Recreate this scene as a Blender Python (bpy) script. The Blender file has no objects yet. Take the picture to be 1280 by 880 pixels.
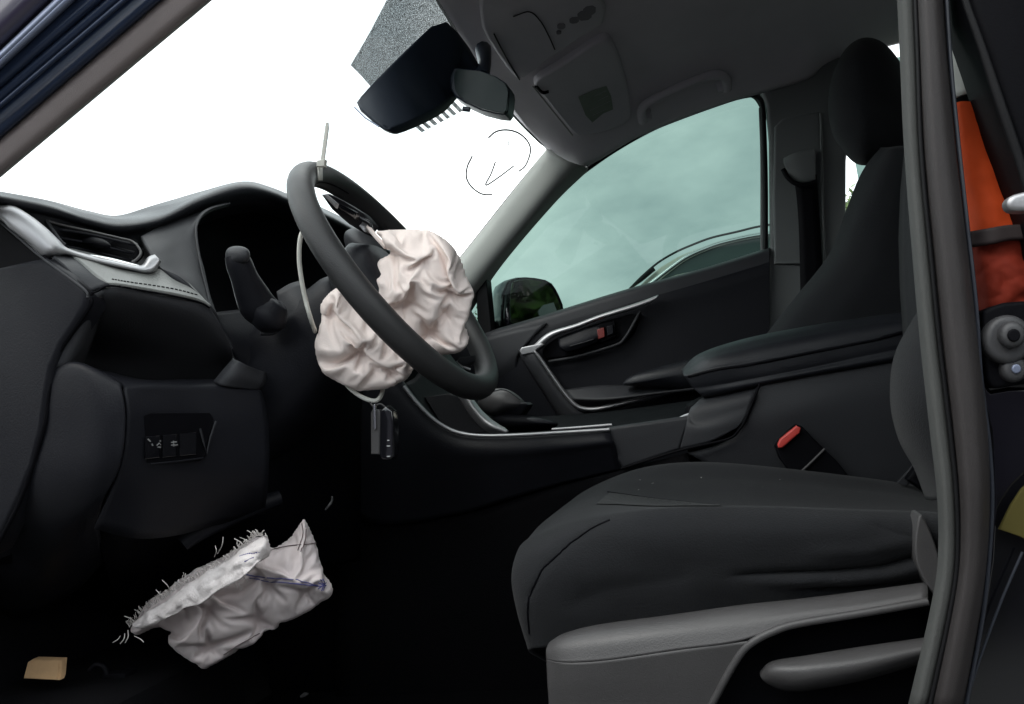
import bpy, bmesh, math, random
import numpy as np
from mathutils import Vector, Matrix, noise
from mathutils.bvhtree import BVHTree
random.seed(7); np.random.seed(7)
sc = bpy.context.scene
COL = sc.collection
R_ = math.radians

# ---------------------------------------------------------------- camera
F_PX, IMW, IMH = 967.0, 1280.0, 880.0
CAM = np.array([0.0, 0.0, 0.8])
_a, _p, _r = R_(15.5), R_(4.8), R_(8.0)
fw = np.array([-math.sin(_a)*math.cos(_p), math.cos(_a)*math.cos(_p), math.sin(_p)])
_r0 = np.array([math.cos(_a), math.sin(_a), 0.0]); _u0 = np.cross(_r0, fw)
rt = math.cos(_r)*_r0 - math.sin(_r)*_u0
up = math.sin(_r)*_r0 + math.cos(_r)*_u0
cd = bpy.data.cameras.new('camera'); cam = bpy.data.objects.new('camera', cd); COL.objects.link(cam)
cd.sensor_width = 36; cd.lens = 36*F_PX/IMW; cd.clip_start = 0.02; cd.clip_end = 3000
cam.matrix_world = Matrix(((rt[0], up[0], -fw[0], CAM[0]), (rt[1], up[1], -fw[1], CAM[1]),
                           (rt[2], up[2], -fw[2], CAM[2]), (0, 0, 0, 1)))
sc.camera = cam

# ---------------------------------------------------------------- world, sun, exposure
SUN_EL, SUN_AZ = R_(52), R_(215)
w = bpy.data.worlds.new('World'); sc.world = w; w.use_nodes = True
nt = w.node_tree; nt.nodes.clear()
def wn(t, **k):
    n = nt.nodes.new(t)
    for a, b in k.items(): setattr(n, a, b)
    return n
o_ = wn('ShaderNodeOutputWorld'); bg = wn('ShaderNodeBackground'); bg.inputs[1].default_value = 0.1
sky = wn('ShaderNodeTexSky'); sky.sky_type = 'NISHITA'; sky.sun_disc = False
sky.sun_elevation = SUN_EL; sky.sun_rotation = SUN_AZ
tc = wn('ShaderNodeTexCoord'); mp = wn('ShaderNodeMapping'); mp.inputs['Scale'].default_value = (1, 1, 1.9)
nz = wn('ShaderNodeTexNoise'); nz.inputs['Scale'].default_value = 2.1; nz.inputs['Detail'].default_value = 7; nz.inputs['Roughness'].default_value = .55
rp = wn('ShaderNodeValToRGB'); rp.color_ramp.elements[0].position = .36; rp.color_ramp.elements[1].position = .68
rp.color_ramp.elements[0].color = (8.2, 9.8, 10.4, 1); rp.color_ramp.elements[1].color = (27, 27.2, 27.0, 1)
mx = wn('ShaderNodeMix'); mx.data_type = 'RGBA'; mx.inputs[0].default_value = .88
L = nt.links.new
L(tc.outputs['Generated'], mp.inputs[0]); L(mp.outputs[0], nz.inputs[0]); L(nz.outputs[0], rp.inputs[0])
L(sky.outputs[0], mx.inputs[6]); L(rp.outputs[0], mx.inputs[7]); L(mx.outputs[2], bg.inputs[0]); L(bg.outputs[0], o_.inputs[0])
sd = bpy.data.lights.new('sun', 'SUN'); sun = bpy.data.objects.new('sun', sd); COL.objects.link(sun)
sd.energy = 0.7; sd.angle = R_(18); sd.color = (1, .96, .9)
sdir = Vector((math.sin(SUN_AZ)*math.cos(SUN_EL), math.cos(SUN_AZ)*math.cos(SUN_EL), math.sin(SUN_EL)))
sun.rotation_euler = sdir.to_track_quat('Z', 'Y').to_euler()
sc.view_settings.view_transform = 'Standard'; sc.view_settings.look = 'None'
sc.view_settings.exposure = 0.65; sc.view_settings.gamma = 1.0
sc.render.engine = 'CYCLES'
sc.cycles.use_denoising = True
sc.cycles.max_bounces = 8; sc.cycles.transparent_max_bounces = 12
sc.cycles.sample_clamp_indirect = 6

# ---------------------------------------------------------------- pixel -> place
def ray(u, v): return fw + (u-640)/F_PX*rt - (v-440)/F_PX*up
def P(u, v, Y):
    r = ray(u, v); return CAM + r*(Y/r[1])
def PP(u, v, p0, n):
    r = ray(u, v); p0 = np.array(p0); n = np.array(n)
    return CAM + r*(((p0-CAM) @ n)/(r @ n))
def cr(pts, n):
    """Catmull-Rom through pts (k, d) -> n points, even in chord length"""
    pts = np.asarray(pts, float); k = len(pts)
    if k == 2:
        t = np.linspace(0, 1, n)[:, None]; return pts[0]*(1-t)+pts[1]*t
    t = np.linspace(0, k-1, n); i = np.clip(t.astype(int), 0, k-2); f = (t-i)[:, None] if pts.ndim == 2 else (t-i)[:, None, None]
    E = np.concatenate([[2*pts[0]-pts[1]], pts, [2*pts[-1]-pts[-2]]])
    a, b, c, d = E[i], E[i+1], E[i+2], E[i+3]
    return .5*(2*b + (c-a)*f + (2*a-5*b+4*c-d)*f**2 + (3*b-a-3*c+d)*f**3)

# ---------------------------------------------------------------- materials
MATS = {}
def mat(name, col, rough=.5, metal=0, bump=0, bscale=300, var=.0, vscale=6, spec=.5, coat=0, sheen=0, weave=0, rvar=.12, stretch=None):
    m = bpy.data.materials.new(name); m.use_nodes = True
    t = m.node_tree; b = t.nodes['Principled BSDF']
    b.inputs['Base Color'].default_value = (*col, 1); b.inputs['Roughness'].default_value = rough
    b.inputs['Metallic'].default_value = metal; b.inputs['Specular IOR Level'].default_value = spec
    b.inputs['Coat Weight'].default_value = coat; b.inputs['Coat Roughness'].default_value = .06
    b.inputs['Sheen Weight'].default_value = sheen; b.inputs['Sheen Roughness'].default_value = .5
    tc = t.nodes.new('ShaderNodeTexCoord')
    n1 = t.nodes.new('ShaderNodeTexNoise'); n1.inputs['Scale'].default_value = vscale; n1.inputs['Detail'].default_value = 6
    n1.inputs['Roughness'].default_value = .6
    t.links.new(tc.outputs['Object'], n1.inputs['Vector'])
    if rvar:
        mr = t.nodes.new('ShaderNodeMapRange'); mr.inputs[1].default_value = .3; mr.inputs[2].default_value = .7
        mr.inputs[3].default_value = max(0, rough-rvar*.7); mr.inputs[4].default_value = min(1, rough+rvar)
        t.links.new(n1.outputs[0], mr.inputs[0]); t.links.new(mr.outputs[0], b.inputs['Roughness'])
    if var:
        r = t.nodes.new('ShaderNodeValToRGB'); r.color_ramp.elements[0].position = .3; r.color_ramp.elements[1].position = .72
        r.color_ramp.elements[0].color = (*[c*(1-var) for c in col], 1); r.color_ramp.elements[1].color = (*[min(1, c*(1+var)) for c in col], 1)
        t.links.new(n1.outputs[0], r.inputs[0]); t.links.new(r.outputs[0], b.inputs['Base Color'])
    if bump:
        bp = t.nodes.new('ShaderNodeBump'); bp.inputs['Strength'].default_value = bump; bp.inputs['Distance'].default_value = .001
        if weave:
            mpn = t.nodes.new('ShaderNodeMapping'); t.links.new(tc.outputs['Object'], mpn.inputs[0])
            s = []
            for ax in ('X', 'Z'):
                wv = t.nodes.new('ShaderNodeTexWave'); wv.bands_direction = ax; wv.inputs['Scale'].default_value = weave
                wv.inputs['Distortion'].default_value = .6; wv.inputs['Detail'].default_value = 2
                t.links.new(mpn.outputs[0], wv.inputs[0]); s.append(wv)
            ad = t.nodes.new('ShaderNodeMath'); ad.operation = 'ADD'
            t.links.new(s[0].outputs['Fac'], ad.inputs[0]); t.links.new(s[1].outputs['Fac'], ad.inputs[1])
            t.links.new(ad.outputs[0], bp.inputs['Height'])
        else:
            n2 = t.nodes.new('ShaderNodeTexNoise'); n2.inputs['Scale'].default_value = bscale; n2.inputs['Detail'].default_value = 3
            if stretch:
                mpn = t.nodes.new('ShaderNodeMapping'); mpn.inputs['Scale'].default_value = stretch
                t.links.new(tc.outputs['Object'], mpn.inputs[0]); t.links.new(mpn.outputs[0], n2.inputs['Vector'])
            else: t.links.new(tc.outputs['Object'], n2.inputs['Vector'])
            t.links.new(n2.outputs[0], bp.inputs['Height'])
        t.links.new(bp.outputs[0], b.inputs['Normal'])
    MATS[name] = m; return m
def glass(name, tint, refl=1.0):
    m = bpy.data.materials.new(name); m.use_nodes = True; t = m.node_tree; t.nodes.clear()
    o = t.nodes.new('ShaderNodeOutputMaterial'); tr = t.nodes.new('ShaderNodeBsdfTransparent'); tr.inputs[0].default_value = (*tint, 1)
    g = t.nodes.new('ShaderNodeBsdfGlossy'); g.inputs['Roughness'].default_value = .02; g.inputs[0].default_value = (refl, refl, refl, 1)
    fr = t.nodes.new('ShaderNodeFresnel'); fr.inputs[0].default_value = 1.45; mxs = t.nodes.new('ShaderNodeMixShader')
    t.links.new(fr.outputs[0], mxs.inputs[0]); t.links.new(tr.outputs[0], mxs.inputs[1]); t.links.new(g.outputs[0], mxs.inputs[2])
    t.links.new(mxs.outputs[0], o.inputs[0]); MATS[name] = m; return m
def emboss_dots(name, col, scale, cover):
    """ceramic dots printed on glass"""
    m = bpy.data.materials.new(name); m.use_nodes = True; t = m.node_tree; b = t.nodes['Principled BSDF']
    b.inputs['Base Color'].default_value = (*col, 1); b.inputs['Roughness'].default_value = .4
    tc = t.nodes.new('ShaderNodeTexCoord'); v = t.nodes.new('ShaderNodeTexNoise'); v.inputs['Scale'].default_value = scale
    v.inputs['Detail'].default_value = 1
    t.links.new(tc.outputs['Object'], v.inputs['Vector'])
    c = t.nodes.new('ShaderNodeMath'); c.operation = 'LESS_THAN'; c.inputs[1].default_value = cover
    t.links.new(v.outputs['Fac'], c.inputs[0]); t.links.new(c.outputs[0], b.inputs['Alpha'])
    MATS[name] = m; return m

PL = mat('dark_plastic', (.0115, .012, .0155), .46, spec=.15, bump=.3, bscale=520, var=.12, vscale=9)
PLG = mat('grey_plastic', (.033, .034, .038), .5, spec=.25, bump=.3, bscale=520, var=.1, vscale=8)
PLS = mat('seat_trim_plastic', (.064, .062, .063), .47, bump=.3, bscale=700, var=.12, vscale=7)
BLK = mat('black_plastic', (.0045, .0045, .006), .55, spec=.06, bump=.2, bscale=700, var=.1)
PAD = mat('pad_vinyl', (.014, .015, .019), .42, spec=.35, bump=.5, bscale=650, var=.12, vscale=10)
LEA = mat('stitched_leather', (.21, .215, .205), .5, bump=.7, bscale=420, var=.12, vscale=14)
RIM = mat('rim_leather', (.030, .030, .031), .48, bump=.5, bscale=800, var=.2, vscale=12)
SIL = mat('satin_silver', (.42, .42, .43), .42, metal=.75, bump=.08, bscale=1500, var=.05)
CHR = mat('bright_metal', (.75, .75, .76), .18, metal=1, rvar=.05)
FAB = mat('seat_fabric', (.0125, .0133, .0152), .85, bump=.8, bscale=620, var=.18, vscale=12, spec=.18, sheen=.07)
FABI = mat('seat_insert_fabric', (.020, .022, .023), .85, bump=1, weave=170, var=.18, vscale=14, spec=.2, sheen=.1)
HEAD = mat('headliner_cloth', (.62, .59, .62), .95, bump=.4, bscale=1200, var=.08, vscale=4, spec=.1)
HEADP = mat('headliner_plastic', (.52, .50, .53), .6, bump=.2, bscale=900, var=.08)
PILG = mat('pillar_cloth', (.34, .35, .33), .9, bump=.35, bscale=1200, var=.06, vscale=5, spec=.2)
PILN = mat('near_pillar_cloth', (.34, .295, .29), .95, bump=.35, bscale=1200, var=.05, vscale=5, spec=.1)
PILB = mat('belt_pillar_plastic', (.14, .15, .148), .6, bump=.2, bscale=900, var=.08)
HEADB = mat('console_button_plastic', (.19, .18, .195), .6)
STRK = mat('striker_steel', (.05, .05, .053), .55, metal=.2, bump=.15, bscale=600)
FLG = mat('painted_flange', (.03, .034, .045), .35)
RUB = mat('black_rubber', (.008, .008, .009), .5, spec=.15, bump=.2, bscale=900, var=.15)
SEAL = mat('seal_flock', (.072, .074, .071), .75, bump=.5, bscale=1500, var=.12, vscale=10, spec=.3)
SEALD = mat('seal_dark', (.034, .030, .030), .5, spec=.3, bump=.4, bscale=1300, var=.15, vscale=10)
NAVY = mat('sky_tinted_rubber', (.022, .036, .075), .3, bump=.05, var=.08, rvar=.05)  # sky's blue reflection on the seals put into the base colour
PLUM = mat('dark_plum_paint', (.045, .038, .065), .25, coat=.6, var=.05, rvar=.04)
GLB = mat('gloss_black_paint', (.006, .006, .008), .12, coat=.8, rvar=.04)
CHAN = mat('channel_metal', (.20, .23, .32), .3, metal=.3, rvar=.06)
HOUS = mat('sensor_housing_plastic', (.012, .019, .032), .42, bump=.12, bscale=900, var=.08)
MGL = mat('mirror_face', (.022, .032, .033), .25, spec=.12, rvar=.03)
MIR = mat('mirror_silver', (.85, .9, .86), .03, metal=1, rvar=.02)
BAG = mat('airbag_nylon', (.84, .735, .69), .8, bump=.4, bscale=500, var=.05, vscale=16, spec=.25, sheen=.1)
BAGT = mat('torn_nylon', (.74, .66, .655), .85, bump=.5, weave=480, var=.14, vscale=14, spec=.2)
BAGW = mat('woven_white_edge', (.74, .69, .68), .85, bump=.9, bscale=420, var=.14, vscale=40, spec=.2)
BLUE = mat('blue_thread', (.07, .07, .22), .8)
BRN = mat('dark_thread', (.10, .07, .07), .8)
THR = mat('white_thread', (.55, .52, .50), .8)
CORD = mat('pale_cord', (.62, .62, .57), .5, bump=.2, bscale=700, var=.08)
RED = mat('red_button', (.70, .075, .06), .4, rvar=.05)
DRED = mat('dark_red_button', (.22, .035, .03), .45)
ORG = mat('orange_reflection', (.80, .095, .02), .75, bump=.5, bscale=90, var=.1, vscale=18, spec=.2)  # orange of the pillar's reflection, painted onto added sheets
ORD = mat('dark_streak', (.03, .02, .02), .7)  # dark streak across that painted reflection
YEL = mat('yellow_tag', (.062, .05, .003), .8)
TAN = mat('tan_foam', (.50, .32, .17), .9, bump=.6, bscale=120, var=.15, vscale=30)
ICON = mat('switch_print', (.22, .22, .22), .6)
WHT = mat('white_print', (.65, .65, .65), .6)
LBL = mat('visor_label_print', (.20, .235, .19), .55, var=.1, vscale=40)
CARP = mat('floor_carpet', (.006, .006, .007), .98, bump=1, bscale=500, spec=.05)
MARK = mat('grey_marker', (.16, .15, .15), .7)
SILP = mat('outside_car_paint', (.66, .62, .52), .4, metal=0, coat=.15, rvar=.05)
OGL = mat('outside_car_glass', (.06, .09, .085), .05, spec=.6, rvar=.02)
TYRE = mat('tyre_rubber', (.02, .02, .02), .8)
LEAF = mat('leaf_green', (.09, .15, .03), .6, var=.45, vscale=1.2)
BARK = mat('bark', (.08, .06, .045), .9, bump=1, bscale=30)
GRND = mat('asphalt_ground', (.15, .148, .142), .95, bump=1, bscale=60, var=.25, vscale=3)
ORL = mat('dark_red_reflection', (.26, .03, .014), .75, bump=.5, bscale=90, var=.2, vscale=18, spec=.2)  # darker red painted for the lower part of the pillar's reflection
DOTS = emboss_dots('printed_dots', (.08, .085, .08), 1300, .53)
BARS = None
BARS = emboss_dots('printed_bars', (.30, .31, .30), 1500, .56)
GLS = glass('clear_glass', (.95, .97, .96)); TNT = glass('green_tint_glass', (.131, .190, .171), .45)

# ---------------------------------------------------------------- builders
W = {}
def thing(name, label, cat, loc, group=None):
    o = bpy.data.objects.new(name, None); COL.objects.link(o); o.empty_display_size = .05
    o.location = Vector([float(x) for x in loc]); W[o.name] = np.array(loc, float); tag(o, label, cat, group); return o
def tag(o, label=None, cat=None, group=None, kind=None):
    for k, x in (('label', label), ('category', cat), ('group', group), ('kind', kind)):
        if x: o[k] = x
    return o
def link(name, verts, faces, m, parent=None, smooth=True, sharp=None, keep=False):
    verts = np.asarray(verts, float)
    lo, hi = verts.min(0), verts.max(0)
    org = np.array([(lo[0]+hi[0])/2, (lo[1]+hi[1])/2, lo[2]])
    me = bpy.data.meshes.new(name)
    me.from_pydata([tuple(x) for x in (verts-org)], [], faces); me.update()
    o = bpy.data.objects.new(name, me); COL.objects.link(o)
    me.materials.append(m)
    if smooth:
        for p_ in me.polygons: p_.use_smooth = True
        if sharp: me.set_sharp_from_angle(angle=R_(sharp))
    if parent is not None:
        o.parent = parent; o.location = Vector(org - W[parent.name])
    else: o.location = Vector(org)
    W[o.name] = org
    if keep: BV[o.name] = BVHTree.FromPolygons([tuple(x) for x in verts], faces)
    return o
BV, TH = {}, {}
def on(o, u, v, lift=.0006):
    lift = lift+TH.get(o.name, 0)/2
    """the point of a built surface that the line of sight through a pixel meets"""
    r = Vector(ray(u, v)).normalized(); h = BV[o.name].ray_cast(Vector(CAM), r)
    if h[0] is None:
        h = BV[o.name].find_nearest(Vector(P(u, v, 1.0)))
        return np.array(h[0])
    nrm = h[1] if h[1].dot(r) < 0 else -h[1]
    return np.array(h[0] + nrm*lift)
def gridfaces(n, m, closed=False):
    f = []
    for i in range(n-1):
        for j in range(m-1 if not closed else m):
            a, b = i*m+j, i*m+(j+1) % m
            f.append((a, b, b+m, a+m))
    return f
def patch3(name, rows, m, parent=None, n=24, k=40, th=.004, keep=False, disp=None, **kw):
    """smooth sheet through a grid of 3D control points, given real thickness"""
    A = np.array(rows, float)
    B = np.array([cr(r, k) for r in A])            # along columns
    B = np.array([cr(B[:, j], n) for j in range(k)]).transpose(1, 0, 2)
    if disp is not None: B = disp(B)
    o = link(name, B.reshape(-1, 3), gridfaces(n, k), m, parent, keep=keep, **kw)
    if th:
        TH[o.name] = th if keep == 'skin' else 0
        s = o.modifiers.new('thick', 'SOLIDIFY'); s.thickness = th; s.offset = 0
    return o
def patch(name, rows, m, parent=None, **kw):
    return patch3(name, [[P(*c) for c in r] for r in rows], m, parent, **kw)
def pxrow(pts, Y): return [(u, v, Y) for u, v in pts]
def chaikin(pts, it):
    pts = np.asarray(pts, float)
    for _ in range(it):
        q = np.roll(pts, -1, 0); pts = np.stack([.75*pts+.25*q, .25*pts+.75*q], 1).reshape(-1, pts.shape[1])
    return pts
def plate3(name, front, back, m, parent=None, bev=.003, seg=3, keep=False):
    bm = bmesh.new(); n = len(front)
    a = [bm.verts.new(tuple(x)) for x in front]; b = [bm.verts.new(tuple(x)) for x in back]
    bm.faces.new(a); bm.faces.new(b[::-1])
    for i in range(n): bm.faces.new((a[i], b[i], b[(i+1) % n], a[(i+1) % n]))
    bmesh.ops.recalc_face_normals(bm, faces=bm.faces)
    if bev:
        es = [e for e in bm.edges if (e.verts[0] in a and e.verts[1] in a)]
        bmesh.ops.bevel(bm, geom=es, offset=bev, segments=seg, profile=.5, affect='EDGES', clamp_overlap=True)
    bmesh.ops.triangulate(bm, faces=[f for f in bm.faces if len(f.verts) > 4])
    bm.verts.index_update()
    vs = [tuple(v.co) for v in bm.verts]; fs = [tuple(v.index for v in f.verts) for f in bm.faces]; bm.free()
    o = link(name, vs, fs, m, parent, sharp=40, keep=keep)
    wn_ = o.modifiers.new('wn', 'WEIGHTED_NORMAL'); wn_.keep_sharp = True
    return o
def plate(name, pts, Y, th, m, parent=None, bev=.003, rnd=0, keep=False, seg=3):
    """outline at its own distance Y (or one Y per point), cut th deep across the car"""
    pts = [tuple(p_) if len(p_) == 3 else (*p_, Y) for p_ in pts]
    if rnd: pts = chaikin(pts, rnd)
    fr = np.array([P(*q) for q in pts]); bk = fr + np.array([0, th, 0])
    return plate3(name, fr, bk, m, parent, bev, seg, keep)
def tubemesh(path, rad, seg=10, sm=None, flat=1.0, closed=False, upv=None):
    p_ = np.array(path, float)
    rad = np.array([rad]*len(p_) if np.isscalar(rad) else rad, float)
    if sm:
        if closed:
            p4 = np.concatenate([p_[-2:], p_, p_[:2]]); q = cr(p4, sm*(len(p4)-1)+1); p_ = q[2*sm:-2*sm+0][:sm*len(path)]
            rad = np.full(len(p_), rad[0])
        else:
            q = cr(np.c_[p_, rad], sm); p_, rad = q[:, :3], q[:, 3]
    n = len(p_)
    if closed: tan = np.roll(p_, -1, 0)-np.roll(p_, 1, 0)
    else: tan = np.gradient(p_, axis=0)
    tan /= np.linalg.norm(tan, axis=1)[:, None]+1e-12
    ref = np.array(upv if upv is not None else (0, 1, 0), float)
    V = []
    for i in range(n):
        s = np.cross(tan[i], ref)
        if np.linalg.norm(s) < 1e-4: s = np.cross(tan[i], (0.3, .2, 1))
        s /= np.linalg.norm(s); t2 = np.cross(s, tan[i])
        for j in range(seg):
            a = 2*math.pi*j/seg; V.append(p_[i]+rad[i]*(math.cos(a)*s+math.sin(a)*t2*flat))
    Fc = gridfaces(n, seg, True)
    if closed:
        for j in range(seg): Fc.append(((n-1)*seg+j, (n-1)*seg+(j+1) % seg, (j+1) % seg, j))
    else:
        Fc.append(tuple(range(seg))[::-1]); Fc.append(tuple((n-1)*seg+j for j in range(seg)))
    return V, Fc
def tube(name, path, rad, m, parent=None, keep=False, **kw):
    v, f = tubemesh(path, rad, **kw); return link(name, v, f, m, parent, sharp=60, keep=keep)
def tubes(name, lst, m, parent=None, kind=None, **kw):
    V, Fc = [], []
    for path, rad in lst:
        v, f = tubemesh(path, rad, **kw); o = len(V); V += list(v); Fc += [tuple(i+o for i in q) for q in f]
    o = link(name, V, Fc, m, parent, sharp=60)
    if kind: o['kind'] = kind
    return o
def box(name, c, s, m, parent=None, bev=.004, rot=None, seg=2):
    bm = bmesh.new(); bmesh.ops.create_cube(bm, size=1)
    for v in bm.verts: v.co = Vector((v.co.x*s[0], v.co.y*s[1], v.co.z*s[2]))
    if bev: bmesh.ops.bevel(bm, geom=list(bm.edges), offset=bev, segments=seg, profile=.5, affect='EDGES')
    M = Matrix.Translation(Vector([float(x) for x in c])) @ (rot.to_4x4() if rot is not None else Matrix())
    bm.transform(M); bm.verts.index_update()
    vs = [tuple(v.co) for v in bm.verts]; fs = [tuple(v.index for v in f.verts) for f in bm.faces]; bm.free()
    return link(name, vs, fs, m, parent, sharp=35)
def pillow(name, outline, Yc, fr, bk, m, parent=None, rnd=2, rings=26, power=.5, disp=None, keep=False, wob=0):
    """closed rounded body: outline at distance Yc, swelling fr towards and bk away from the door"""
    o = chaikin(outline, rnd); n = len(o); c = o.mean(0)
    if wob: o = o+np.array([[wob*noise.noise(Vector((x*.09, y*.09, 1.7))), wob*noise.noise(Vector((x*.09, y*.09, 8.3)))] for x, y in o])
    S = np.sin(np.linspace(0, math.pi/2, rings))
    V = []
    def ring(s, sg):
        q = c+(o-c)*s; d = (1-s**2)**power
        px = q; Y = Yc - sg*d
        if disp is not None and sg > 0: Y = Y - disp(px)*(1-s**14)
        elif np.isscalar(Y): Y = np.full(n, Y)
        if np.ndim(Y) == 0: Y = np.full(n, Y)
        return [P(px[i, 0], px[i, 1], Y[i]) for i in range(n)]
    for s in S[1:]: V += ring(s, fr)
    for s in S[1:-1][::-1]: V += ring(s, -bk)
    nr = len(V)//n
    Fc = gridfaces(nr, n, True)
    cf = len(V); V.append(P(c[0], c[1], Yc-fr-(disp(c[None])[0] if disp else 0))); V.append(P(c[0], c[1], Yc+bk))
    for j in range(n):
        Fc.append((cf, (j+1) % n, j)); Fc.append((cf+1, (nr-1)*n+j, (nr-1)*n+(j+1) % n))
    return link(name, V, Fc, m, parent, keep=keep)
def seam(name, o, pts, r, m, parent, sm=30, lift=.0003):
    q = cr(np.array(pts, float), sm); return tube(name, [on(o, a, b, lift) for a, b in q], r, m, parent, seg=6)
def pix(B):
    d = B-CAM; z = d @ fw; return 640+F_PX*(d @ rt)/z, 440-F_PX*(d @ up)/z
def wrinkled(lines, soft=()):
    """tucks and ridges along polylines, pressed into a sheet towards or away from the door"""
    def f(B):
        u, v = pix(B); q = np.stack([u.ravel(), v.ravel()], 1); D = np.zeros(len(q))
        for pl, A, w_ in lines:
            pl = np.array(pl, float); best = np.full(len(q), 1e9); sg = np.zeros(len(q)); tp = np.zeros(len(q)); n = len(pl)-1
            for i in range(n):
                a, b = pl[i], pl[i+1]; ab = b-a; t = np.clip(((q-a) @ ab)/(ab @ ab), 0, 1); d = np.linalg.norm(q-a-t[:, None]*ab, axis=1)
                m_ = d < best; best[m_] = d[m_]; tp[m_] = (i+t[m_])/n
            D += A*np.exp(-(best/w_)**1.6)*np.clip(np.minimum(tp*4, 1), 0, 1)
        D += np.array([.0016*noise.noise(Vector((a*.012, b*.03, 3.3))) for a, b in q])
        B = B.copy(); B[..., 1] += D.reshape(u.shape); return B
    return f
def dashes(name, o, pts, m, parent, n, r=.0006, fill=.6, lift=.0006):
    q = cr(np.array(pts, float), n*4+1); lst = []
    for i in range(n):
        a, b = q[i*4], q[i*4]+(q[i*4+4]-q[i*4])*fill
        lst.append(([on(o, *a, lift), on(o, *b, lift)], r))
    return tubes(name, lst, m, parent, seg=5, kind='stuff')
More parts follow.
